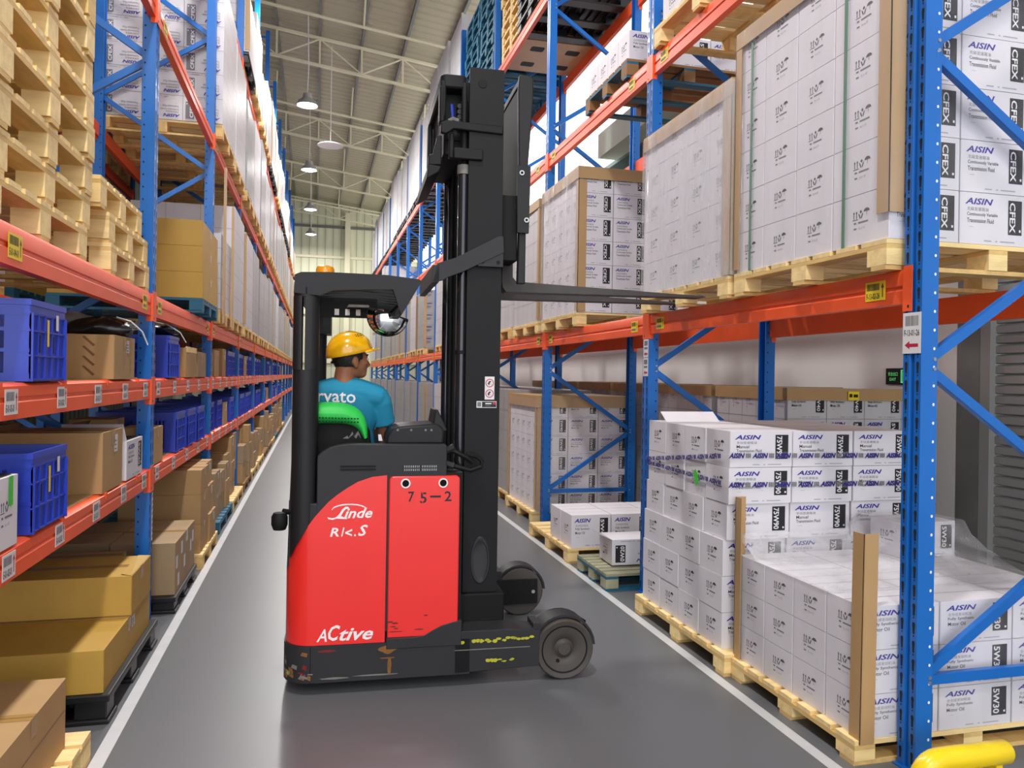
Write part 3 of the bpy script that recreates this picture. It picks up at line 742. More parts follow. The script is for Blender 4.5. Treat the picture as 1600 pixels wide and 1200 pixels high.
# ================================================================== loads of the carton rack
def low_loads():
    # --- floor, bay one, beside the near post: motor oil pallet under film
    PX0, PY0 = 2.235, 2.768
    pallet((PX0 + .565, PY0 + .49, 0), 1.2, .985, .105, 'wood', 'wooden pallet on the floor under the film draped cartons by the near post')
    c = carton(.385, .2425, .185, '5W30')
    for i in range(3):
        for j in range(4):
            for r in range(3):
                if not (i == 0 or j == 0 or r == 2): continue
                who = 'film draped floor pallet: white carton, %s layer, %s row from the post, %s' % (('bottom', 'middle', 'top')[r], ORD[j + 1], ('aisle column', 'middle column', 'wall column')[i])
                place(c, (PX0 + .1925 + i * .389, PY0 + .123 + j * .2445, .106 + r * .1858), who, group='cartons of the film draped floor pallet')
    top = carton(.355, .2425, .19, '5W30')
    place(top, (3.22, 3.61, .664), 'single white motor oil carton standing loose on top of the film draped pallet', rz=.04)
    corner_board(PX0 - .012, PY0 - .005, .09, .97, 1, 1, 'tan corner board standing tall at the near corner of the film draped pallet', lean=(0, -.01), wdt=.07)
    corner_board(PX0 - .012, PY0 + .992, .09, .97, 1, -1, 'tan corner board standing up between the film draped pallet and the taped stack')
    film_shell(PX0 - .008, PY0 - .003, PX0 + 1.18, PY0 + .985, .108, .66, 'film_clear', 'stretch_film', 'clear stretch film round the lower cartons by the near post', 'stretch film')
    # film draped loosely over the top and the single carton
    b = MB(); nx, ny = 16, 16; vs_ = []; rr = random.Random(4)
    for j in range(ny + 1):
        for i in range(nx + 1):
            u, v = i / nx, j / ny
            x = PX0 - .01 + u * 1.2; y = PY0 + .2 + v * .79
            tent = max(0, 1 - max(abs(x - 3.21) - .17, 0) / .48) * max(0, 1 - max(abs(y - 3.61) - .13, 0) / .42)
            z = .672 + .185 * tent ** 1.6 + rr.uniform(-.006, .006) * (tent < .98)
            if v > .75: z = max(z, .67 + .10 * (v - .75) / .25)
            vs_.append((x, y, max(z, .668 if not (abs(x - 3.21) < .25 and abs(y - 3.61) < .19) else .862)))
    b.add(vs_, [(j * (nx + 1) + i, j * (nx + 1) + i + 1, (j + 1) * (nx + 1) + i + 1, (j + 1) * (nx + 1) + i) for j in range(ny) for i in range(nx)], 'film_hazy')
    thing('draped_film', b.mesh('film', 180), 'crumpled clear film draped over the single motor oil carton', 'stretch film', group='stretch film')
    # --- floor, bay one: taped stack of gear oil
    GX, GY = 2.20, 3.80
    pallet((GX + .56, GY + .555, 0), 1.2, 1.2, .12, 'wood', 'wooden pallet on the floor under the taped gear oil stack')
    g = carton(.39, .262, .2, '75W90'); go = carton(.39, .262, .2, '75W90', tape=False)
    for r in range(6):
        for j in range(4):
            for i in range(3):
                if not (i == 0 or j == 0 or r == 5): continue
                sx = -.006 * (5 - r) * 0 + (0 if r > 2 else -.012) + R.uniform(-.004, .004); sy = (0 if r > 2 else .035) + (.02 if r == 3 else 0)
                who = 'taped stack: white gear oil carton, %s layer, %s row from the camera, %s' % (LAY[r] if r < 5 else 'top', ORD[j + 1], ('aisle column', 'middle column', 'wall column')[i])
                o = place(g, (GX + .195 + i * .394 + sx, GY + .131 + j * .266 + sy, .121 + r * .2005), who, group='cartons of the taped gear oil stack')
                if r == 5 and j == 3 and i == 0:
                    f = MB(); f.add([(-.19, -.13, .2), (.19, -.13, .2), (.19, -.035, .262), (-.19, -.035, .262), (-.19, -.131, .202), (.19, -.131, .202), (.19, -.036, .265), (-.19, -.036, .265)],
                                    [(0, 1, 2, 3), (7, 6, 5, 4), (0, 4, 5, 1), (2, 6, 7, 3)], 'white_box')
                    f.add([(-.19, .13, .2), (-.19, -.0, .245), (-.187, -.0, .246), (-.187, .13, .2)], [(0, 1, 2, 3)], 'kraft_gray'); ob('flap', f, o, label='raised white top flap')
    def taped(z_mid, drop, label):
        m = MB(); e = .006; H_ = .042
        p0 = Vector((GX - e - .004, GY + 1.07, z_mid - drop)); p1 = Vector((GX - e - .004, GY - e, z_mid)); p2 = Vector((GX + 1.19, GY - e, z_mid - .01))
        for a, c_ in ((p0, p1), (p1, p2)):
            d = (c_ - a); L = d.length; d.normalize(); up = Vector((0, 0, 1)); up = (up - d * up.dot(d)).normalized()
            if a is p0: d_t, o = d, a
            else: d_t, o = d, a
            m.rect(o, d_t, up, 0, -H_ / 2, L, H_ / 2, 'tape_clear')
            nrm = d_t.cross(up).normalized() * .0012; x = .0
            while x < L - .13:
                m.text(o + nrm, d_t, up, 'AISIN', x, -H_ * .36, H_ * .7, 'ink_navy', w=.098, shear=.3, weight=.05); x += .104
                for q in range(3): m.rect(o + nrm, d_t, up, x + q * .011, -H_ * .3, x + q * .011 + .009, H_ * .3, 'ink_navy' if a is p0 else 'ink_gray')
                x += .040
        return thing('packing_tape', m, label, 'tape', group='printed tape round the gear oil stack')
    taped(1.19, .13, 'upper band of clear tape with blue print round the gear oil stack')
    taped(1.03, -.01, 'lower band of clear tape with blue print round the gear oil stack')
    m = MB(); m.poly((GX - .014, GY + .36, 1.025), (0, -1, 0), (0, 0, 1), [(-.03, .02), (-.005, .05), (.03, .02), (.034, -.02), (.012, -.055), (-.015, -.02)], 'sticker_green')
    ob('tape_flag', m, None); tag(COL.objects['tape_flag'], 'small green paper scrap stuck in the lower tape of the gear oil stack', 'sticker')
    # --- floor, bay two: blue pallet with an upset carton, low motor oil pallet
    pallet((2.14 + .55, 5.78, 0), 1.1, .66, .13, 'worn', 'weathered blue and bare wood pallet on the floor holding the single 0W20 carton')
    c0 = carton(.40, .30, .2, '0W20', faces='-y:front -x:sym', flip=True, tape=False)
    o = place(c0, (2.47, 5.80, .142), 'white 0W20 carton standing upside down on the weathered blue pallet', rz=-.03)
    f = MB(); f.add([(-.2, -.15, .2), (-.2, .15, .2), (-.285, .13, .235), (-.285, -.13, .235)], [(0, 1, 2, 3), (3, 2, 1, 0)], 'white_box'); ob('flap', f, o, label='loose top flap')
    pallet((2.16 + .57, 6.95, 0), 1.2, 1.24, .13, 'wood', 'wooden pallet on the floor under the single layer of motor oil cartons')
    c = carton(.365, .30, .285, '5W40')
    for i in range(3):
        for j in range(2):
            place(c, (2.16 + .1825 + i * .37, 6.33 + .155 + j * .31, .131), 'white 5W40 carton in the single low layer, %s row, %s' % (('front', 'back')[j], ('aisle column', 'middle column', 'wall column')[i]), group='single layer of motor oil cartons')
    # --- floor, bay three: tall wrapped motor oil load seen through the third frame
    QX, QY, LH = 2.37, 8.14, 1.36
    pallet((QX + .55, QY + .6, 0), 1.2, 1.2, .13, 'wood', 'wooden pallet on the floor under the tall tape capped motor oil load')
    c = carton(.35, .24, .205, '5W40', faces='-y:front -x:psym')
    for r in range(6):
        for j in range(5):
            for i in range(3):
                if i and j: continue
                place(c, (QX + .175 + i * .353, QY + .12 + j * .243, .131 + r * .2055), 'tape capped tall load: 5W40 carton, %s layer, %s, %s' % (LAY[r], ('aisle column', 'middle column', 'wall column')[i], 'camera side' if j == 0 else '%s behind' % ORD[j]), group='cartons of the tall tape capped load')
    corner_board(QX - .012, QY - .012, .15, 1.262, 1, 1, 'tan corner board at the camera side corner of the tall tape capped load', wdt=.08)
    cap = MB(); cap.box(QX - .02, QY - .02, 1.37, QX + 1.08, QY + 1.22, 1.40, 'board_tan'); cap.box(QX - .02, QY - .02, 1.27, QX + 1.08, QY - .012, 1.37, 'board_tan'); cap.box(QX - .02, QY - .012, 1.27, QX - .012, QY + 1.22, 1.37, 'board_tan')
    thing('edge_cap', cap, 'tan cardboard cap on the tall motor oil load behind the third frame', 'edge protector')
    film_shell(QX - .022, QY - .022, QX + 1.075, QY + 1.228, .133, 1.37, 'film_clear', 'stretch_film', 'hazy stretch film round the tall tape capped motor oil load', 'stretch film')
    # --- second row of pallets by the wall
    ys = [(5.33, 6.42), (6.52, 7.66), (7.78, 8.92), (9.05, 10.2), (10.32, 11.4), (11.55, 12.6)]
    for n, (y0, y1) in enumerate(ys):
        pallet((4.26, (y0 + y1) / 2, 0), 1.34, y1 - y0, .13, 'wood', 'wooden pallet by the white wall under the %s capped load from the camera' % ORD[n + 1], whole=True, group='pallets along the white wall')
        w_ = wrapped_load(3.58, y0, 4.98, y1, .131, 1.54, 'tan capped motor oil load by the white wall, %s from the camera' % ORD[n + 1], cols=5, rows=6, m='wrap_white', caps=True, group='capped loads along the white wall', prints=('5W40', False, False) if n < 1 else None, syms=n < 4, nx=4, hard=True)
        if n == 0:
            s = MB(); s.box(-.05, -.002, -.035, .05, 0, .035, 'sticker_yellow'); s.rect((0, -.0025, 0), (1, 0, 0), (0, 0, 1), -.04, -.012, -.012, .016, 'ink_black'); s.rect((0, -.0025, 0), (1, 0, 0), (0, 0, 1), -.002, -.012, .04, .012, 'ink_black')
            ob('yellow_label', s, w_, (-.12, -.569, 1.36), label='small yellow label')

def shelf_loads():
    Z = RLEV[0] + .002
    # --- load at the near post
    X0, Y0 = 2.345, 2.785; PH = .13
    pallet((X0 + .57, Y0 + .615, Z), 1.16, 1.23, PH, 'wood', 'wooden pallet at head height on the crossbar beside the near post')
    H_ = .2265; za = Z + PH + .002
    long_ = None; norm = carton(.36, .289, H_, 'CFEX')
    ycol = [(.0, .374), (.376, .289), (.667, .289), (.958, .27)]
    last = carton(.36, .27, H_, 'CFEX'); first = carton(.36, .374, H_, 'CFEX')
    for r in range(6):
        for j, (y, d) in enumerate(ycol):
            for i in range(3):
                if i and j: continue
                me = (first, norm, norm, last)[j]
                place(me, (X0 + .181 + i * .363, Y0 + y + d / 2 + .001, za + r * (H_ + .0008)), 'near post shelf load: white carton, %s layer, %s, %s' % (LAY[r] if r < 5 else 'top', ('aisle column', 'middle column', 'wall column')[i], 'camera side' if j == 0 else '%s behind' % ORD[j]), group='cartons of the shelf load by the near post')
    zt = za + 6 * (H_ + .0008)
    corner_board(X0 - .008, Y0 - .008, za + .11, zt - .085, 1, 1, 'tan corner board up the corner of the shelf load by the near post', wdt=.075)
    corner_board(X0 - .008, Y0 + 1.237, za + .02, zt - .085, 1, -1, 'tan corner board on the far aisle corner of the shelf load by the near post', wdt=.06)
    cap = MB(); cap.box(X0 - .014, Y0 - .014, zt + .003, X0 + .1, Y0 + 1.235, zt + .012, 'board_tan'); cap.box(X0 - .014, Y0 - .014, zt - .08, X0 - .009, Y0 + 1.235, zt + .003, 'board_tan')
    thing('edge_cap', cap, 'tan cardboard strip over the top aisle edge of the shelf load by the near post', 'edge protector')
    for y in (.29, 1.08):
        s = MB(); s.box(X0 - .006, Y0 + y - .009, Z + PH - .03, X0 - .0035, Y0 + y + .009, zt, 'strap_green')
        thing('packing_strap', s, 'green packing strap down the aisle face of the near post load, %s end' % ('camera' if y < .5 else 'far'), 'strap', group='green packing straps')
    film_shell(X0 - .016, Y0 - .016, X0 + 1.09, Y0 + 1.247, za, zt, 'film_clear', 'stretch_film', 'clear stretch film round the shelf load by the near post', 'stretch film')
    # --- load on the fork tips
    X1, Y1 = 2.335, 4.062
    pallet((X1 + .57, Y1 + .625, Z), 1.16, 1.24, PH, 'wood', 'wooden pallet at head height with the fork tips under it')
    ycol = [(.0, .27), (.272, .318), (.592, .318), (.912, .318)]; lst = carton(.36, .27, H_, 'CFEX', pale=True, faces='-y:front -x:psym'); nrm = carton(.36, .318, H_, 'CFEX', pale=True, faces='-y:front -x:psym')
    for r in range(5):
        for j, (y, d) in enumerate(ycol):
            for i in range(3):
                if i and j: continue
                place((lst, nrm, nrm, nrm)[j], (X1 + .181 + i * .363, Y1 + y + d / 2 + .001, za + r * (H_ + .0008)), 'load over fork tips: white carton, %s layer, %s, %s' % (LAY[r] if r < 4 else 'top', ('aisle column', 'middle column', 'wall column')[i], 'camera side' if j == 0 else '%s behind' % ORD[j]), group='cartons of the load over the fork tips')
    zt = za + 5 * (H_ + .0008)
    corner_board(X1 - .008, Y1 - .008, za + .006, zt - .095, 1, 1, 'tan corner board on the camera side corner of the load over the fork tips', wdt=.1)
    cap = MB(); cap.box(X1 - .014, Y1 - .014, zt + .003, X1 + .1, Y1 + 1.23, zt + .012, 'board_tan'); cap.box(X1 - .014, Y1 - .014, zt - .09, X1 - .009, Y1 + 1.23, zt + .003, 'board_tan'); cap.box(X1 - .009, Y1 - .014, zt - .09, X1 + .2, Y1 - .0095, zt + .003, 'board_tan')
    thing('edge_cap', cap, 'tan cardboard strip over the top edge of the load over the fork tips', 'edge protector')
    film_shell(X1 - .018, Y1 - .018, X1 + 1.09, Y1 + 1.236, za, zt, 'film_hazy', 'stretch_film', 'hazy stretch film round the load over the fork tips', 'stretch film')
    # --- tall load beyond the second frame
    X2, Y2 = 2.35, 6.80
    pallet((X2 + .54, Y2 + .585, Z), 1.1, 1.15, PH, 'wood', 'wooden pallet at head height under the tan edged load past the second frame')
    c = carton(.335, .23, H_ - .005, 'CFEX', faces='-y:front -x:psym', pale=False)
    for r in range(6):
        for j in range(5):
            for i in range(3):
                if i and j: continue
                place(c, (X2 + .168 + i * .338, Y2 + .116 + j * .232, za + r * (H_ - .004)), 'tan edged shelf load: white carton, %s layer, %s, %s' % (LAY[r] if r < 5 else 'top', ('aisle column', 'middle column', 'wall column')[i], 'camera side' if j == 0 else '%s behind' % ORD[j]), group='cartons of the tan edged load')
    zt = za + 6 * (H_ - .004)
    cap = MB(); cap.box(X2 - .02, Y2 - .02, zt + .002, X2 + 1.04, Y2 + 1.17, zt + .012, 'board_tan'); cap.box(X2 - .02, Y2 - .02, zt - .10, X2 + 1.04, Y2 - .012, zt + .002, 'board_tan'); cap.box(X2 - .02, Y2 - .012, zt - .10, X2 - .012, Y2 + 1.17, zt + .002, 'board_tan')
    thing('edge_cap', cap, 'tan cardboard cap on the tan edged load past the second frame', 'edge protector')
    corner_board(X2 - .008, Y2 - .008, za + .01, zt - .11, 1, 1, 'tan corner board on the camera side corner of the tan edged load', wdt=.08)
    film_shell(X2 - .021, Y2 - .021, X2 + 1.03, Y2 + 1.176, za, zt, 'film_hazy', 'stretch_film', 'hazy stretch film round the tan edged load past the second frame', 'stretch film', sides='-x +y')
    # --- upper levels of the near bays
    Z2 = RLEV[1] + .002
    pallet((2.40 + .57, 4.60, Z2), 1.2, 1.3, .15, 'wood', 'wooden pallet on the second level whose underside shows above the second frame')
    for j in range(4):
        place(norm, (2.40 + .19, 4.12 + j * .31, Z2 + .152), 'white carton on the high wooden pallet above the second frame, %s from the camera' % ORD[j + 1], group='cartons on the high wooden pallet')
    pallet((2.40 + .55, 3.40, Z2), 1.15, 1.1, .15, 'wood', 'wooden pallet on the second level high above the near post load')
    pallet((2.40 + .53, 6.27, Z2), 1.1, .98, .15, 'mixed', 'blue pallet on the second level carrying one layer of white cartons')
    c = carton(.36, .235, .24, '5W40')
    for j in range(4):
        for i in range(3):
            if i and j: continue
            place(c, (2.40 + .185 + i * .363, 5.80 + .12 + j * .2365, Z2 + .152), 'white oil carton on the high blue pallet, %s' % ('camera side, ' + ('aisle end', 'middle', 'wall end')[i] if j == 0 else 'aisle edge, %s behind the corner' % ORD[j]), group='cartons on the high blue pallet')
    # third level stacks of empty pallets
    Z3 = RLEV[2] + .002
    def stack(n, x, y, z, lx, ly, h, style, what, group):
        for i in range(n):
            pallet((x + R.uniform(-.015, .015), y + R.uniform(-.015, .015), z + i * (h + .001)), lx, ly, h, style, '%s, %s from the bottom' % (what, ORD[i + 1]), whole=True, group=group)
    plastic_pallet((2.95, 8.9, Z3), 1.1, 1.1, .14, 'black plastic pallet on the third level above the bright wall strip', 'pallets on the third level')
    for i in range(7): plastic_pallet((2.95, 8.9, Z3 + .141 * (i + 1)), 1.1, 1.1, .14, 'black plastic pallet stacked on the third level, %s above the lowest one' % ORD[i + 1], 'pallets on the third level')
    sh = MB(); o = [(-.55, -.5), (.55, -.5), (.55, .5), (-.55, .5)]
    sh.box(-.55, -.5, 0, .55, .5, .02, 'board_tan')
    for x in (-.24, .24):
        for y in (-.25, .25): sh.prism([(x - .07, y - .075), (x + .07, y - .075), (x + .09, y - .05), (x + .09, y + .05), (x + .07, y + .075), (x - .07, y + .075), (x - .09, y + .05), (x - .09, y - .05)], 'z', -.001, .0005, 'slot')
    thing('slip_sheet', sh, 'tan board with rounded hand holes lying under the third level pallets', 'board', (2.99, 9.98, Z3))
    stack(8, 2.99, 9.98, Z3 + .022, 1.1, 1.0, .13, 'wood', 'pale wooden pallet stacked on the third level above the mast', 'pallets on the third level')
    stack(12, 2.99, 12.6, Z3, 1.1, 1.1, .14, 'teal', 'blue pallet stacked on the third level beyond the mast', 'pallets on the third level')
    stack(12, 2.99, 11.45, Z3, 1.1, 1.0, .14, 'teal', 'blue pallet stacked on the third level just behind the mast', 'pallets on the third level')
    # small second load and far bays
    Y3 = 8.15
    pallet((2.9, Y3 + .53, Z), 1.1, 1.1, PH, 'wood', 'wooden pallet at head height under the tall gray wrapped load behind the forks')
    wrapped_load(2.36, Y3, 3.4, Y3 + 1.06, za, 3.55, 'tall gray wrapped load at head height behind the forks', 5, 6, 'wrap_white', True, -1)

def far_right():
    for k in range(2, 12):
        bay = ORD[k + 1]
        s_only = False
        for lv, z in (('floor', 0), ('lowest', RLEV[0] + .002), ('second', RLEV[1] + .002), ('third', RLEV[2] + .002)):
            if lv == 'second' and (k < 9 and not (k == 6 and s_only)): continue
            if lv == 'third' and k in (2, 3): continue
            for s in range(2):
                if lv == 'floor' and k == 2 and s == 0: continue
                if lv == 'lowest' and k == 2 and s == 0: continue
                y0 = YR(k) + .16 + s * 1.29; y1 = y0 + 1.15; x0 = 2.40 + R.uniform(-.03, .03)
                if lv == 'lowest' and k == 5 and s == 0: continue
                half = ('camera half', 'far half')[s]; where = 'on the floor' if lv == 'floor' else 'on the %s level' % lv
                dark = lv in ('second', 'third')
                ph = .14
                if dark: plastic_pallet((x0 + .55, (y0 + y1) / 2, z), 1.12, 1.1, ph, 'black plastic pallet %s, bay %s, %s of the oil carton rack' % (where, bay, half), 'pallets of the far carton rack bays')
                else: pallet((x0 + .55, (y0 + y1) / 2, z), 1.12, 1.12, ph, 'wood', 'wooden pallet %s, bay %s, %s of the oil carton rack' % (where, bay, half), whole=True, group='pallets of the far carton rack bays')
                hgt = 1.30 if lv == 'floor' else R.uniform(1.15, 1.5) if lv == 'lowest' else (1.95 + R.uniform(-.35, .2) if lv == 'third' else R.uniform(1.2, 1.5))
                wrapped_load(x0, y0, x0 + 1.08, y1, z + ph + .002, z + ph + hgt, 'wrapped pallet load %s, bay %s, %s of the oil carton rack' % (where, bay, half), 4, 5, 'wrap_white' if dark else R.choice(('wrap_gray', 'wrap_gray', 'wrap_white')), lv == 'lowest' and R.random() < .4, -1 if R.random() < .5 and not dark else None, 'wrapped loads of the far carton rack bays', ('5W40', False, True) if lv in ('floor', 'lowest') and k in (5, 6) else None)
low_loads(); shelf_loads(); far_right()

# ================================================================== goods of the crate rack
def crate_mesh():
    m = MB(); L, W, H_ = .55, .40, .295; a, b = L / 2, W / 2; t = .006; C = 'crate_blue'
    m.box(-a + .012, -b + .012, 0, a - .012, b - .012, .012, C)
    # rim
    for s in (-1, 1):
        m.box(-a, s * b, H_ - .022, a, s * (b - .014), H_, C); m.box(s * a, -b + .014, H_ - .022, s * (a - .014), b - .014, H_, C)
        m.box(-a + .006, s * (b - .004), H_ - .055, a - .006, s * (b - .012), H_ - .02, C); m.box(s * (a - .004), -b + .006, H_ - .055, s * (a - .012), b - .006, H_ - .02, C)
        # slotted long sides
        for z0, z1 in ((0, .03), (.105, .118), (.18, .193), (.235, H_ - .05)):
            m.box(-a + .006, s * (b - .0055), z0, a - .006, s * (b - .0145), z1, C)
        n = 22
        for i in range(n + 1):
            x = -a + .01 + (L - .02) * i / n; wd = .011 if 0 < i < n else .03
            m.box(x - wd / 2, s * (b - .008), .0, x + wd / 2, s * (b - .011), H_ - .05, C)
        for x in (0,): m.box(x - .03, s * (b - .0072), .001, x + .03, s * (b - .0125), H_ - .05, C)
        # panelled short sides with ribs
        m.box(s * (a - .010), -b + .01, 0, s * (a - .015), b - .01, H_ - .05, C)
        for z in (.004, .09, .18, .245): m.box(s * (a - .002), -b + .004, z, s * (a - .011), b - .004, z + .006, C)
        for y in (-b + .008, -.115, -.04, .04, .115, b - .012): m.box(s * (a - .002), y, .004, s * (a - .011), y + .005, H_ - .05, C)
        for y in (-.10, .055): m.box(s * (a - .0095), y, .105, s * (a - .0101), y + .03, .17, 'slot')
    for sx in (-1, 1):
        for sy in (-1, 1): m.box(sx * (a - .008), sy * (b - .0066), .001, sx * (a - .085), sy * (b - .0122), H_ - .051, C)
    return m.mesh('plastic_crate')
CRATE = crate_mesh()
def crate(loc, label, rz=0, tags=False):
    o = thing('plastic_crate', CRATE, label, 'crate', loc, rz, 'blue plastic crates on the shelves')
    if tags:
        m = MB(); m.rect((.2735, -.02, .20), (0, 1, 0), (0, 0, 1), 0, -.07, .022, .03, 'sticker_yellow'); m.rect((.2735, .08, .215), (0, 1, 0), (0, 0, 1), 0, -.02, .03, .04, 'paper'); ob('paper_tag', m, o)
    return o
_KC = {}
def kraft(dx, dy, h, body='kraft', label_side=0, marks=0, open_top=False):
    key = (round(dx, 4), round(dy, 4), round(h, 4), body, label_side, marks, open_top)
    if key in _KC: return _KC[key]
    m = MB(); a, b = dx / 2, dy / 2; c = .004; e = .0008
    m.prism([(-a + c, -b), (a - c, -b), (a, -b + c), (a, b - c), (a - c, b), (-a + c, b), (-a, b - c), (-a, -b + c)], 'z', 0, h, body)
    if not open_top:
        m.rect((0, 0, h + e), (1, 0, 0), (0, 1, 0), -a, -.03, a, .03, 'tape'); m.rect((0, 0, h + 2 * e), (1, 0, 0), (0, 1, 0), -a, -.001, a, .001, 'tape_dark')
        m.rect((a + e, -.03, h), (0, 1, 0), (0, 0, 1), 0, -.07, .06, 0, 'tape')
    if label_side:
        m.rect((a + e, b * .1, h * .62), (0, 1, 0), (0, 0, 1), 0, 0, min(.07, b * .6), min(.1, h * .3), 'paper')
        for q in range(3): m.rect((a + 2 * e, b * .1 + .008, h * .66 + q * h * .07), (0, 1, 0), (0, 0, 1), 0, 0, .04, .006, 'ink_gray')
    if marks:
        for q in range(4): m.poly((a * .35, -b - e, h * (.15 + .22 * q)), (1, 0, 0), (0, 0, 1), [(-.03, .03), (-.02, .035), (.03, -.01), (.02, -.018)], 'tape_dark')
        for q in range(4): m.rect((a + e, b * .55, h * (.15 + .2 * q)), (0, 1, 0), (0, 0, 1), 0, 0, .008, h * .12, 'tape_dark')
    _KC[key] = m.mesh('kraft_carton'); return _KC[key]
def kbox(xr, y0, y1, z0, z1, dx, label, body='kraft', label_side=0, marks=0, name='kraft_carton', group='kraft cartons in the crate rack', rz=0, open_top=False):
    """carton given by its aisle edge xr, its span along the aisle and its heights"""
    return thing(name, kraft(dx, y1 - y0, z1 - z0, body, label_side, marks, open_top), label, 'carton', (xr - dx / 2, (y0 + y1) / 2, z0), rz, group)
def bag(loc, sx, sy, sz, label, m='bag_black', seed=1, name='plastic_bag', ties=True, group='plastic bags on the crate shelves'):
    b = MB(); rr = random.Random(seed); n, k = 22, 12; vs_ = []
    ph = [rr.uniform(0, 6.28) for _ in range(9)]
    for i in range(k + 1):
        t = PI * i / k - PI / 2
        for j in range(n):
            p = 2 * PI * j / n
            r = 1 + .10 * math.sin(3 * p + ph[0] + 2 * t) + .08 * math.sin(5 * p + ph[1] - 3 * t) + .07 * math.sin(7 * p + 4 * t + ph[2]) + rr.uniform(-.03, .03)
            x, y, z = math.cos(t) * math.cos(p) * r, math.cos(t) * math.sin(p) * r, math.sin(t) * (1 + .12 * math.sin(4 * p + ph[3]))
            vs_.append((x * sx, y * sy, max(z, -.55) * sz + .55 * sz))
    b.add(vs_, [(i * n + j, i * n + (j + 1) % n, (i + 1) * n + (j + 1) % n, (i + 1) * n + j) for i in range(k) for j in range(n)], m)
    o = thing(name, b.mesh('bag', 60), label, 'bag', loc, 0, group)
    if ties:
        c = MB(); c.tube([(sx * .5, -sy * .3, sz * 1.6), (sx * .9, -sy * .1, sz * 1.3), (sx * 1.2, sy * .3, sz * .5), (sx * 1.35, sy * .5, -.04)], .004, 'bag_white', 5); ob('drawstring', c, o, label='white drawstring')
    return o

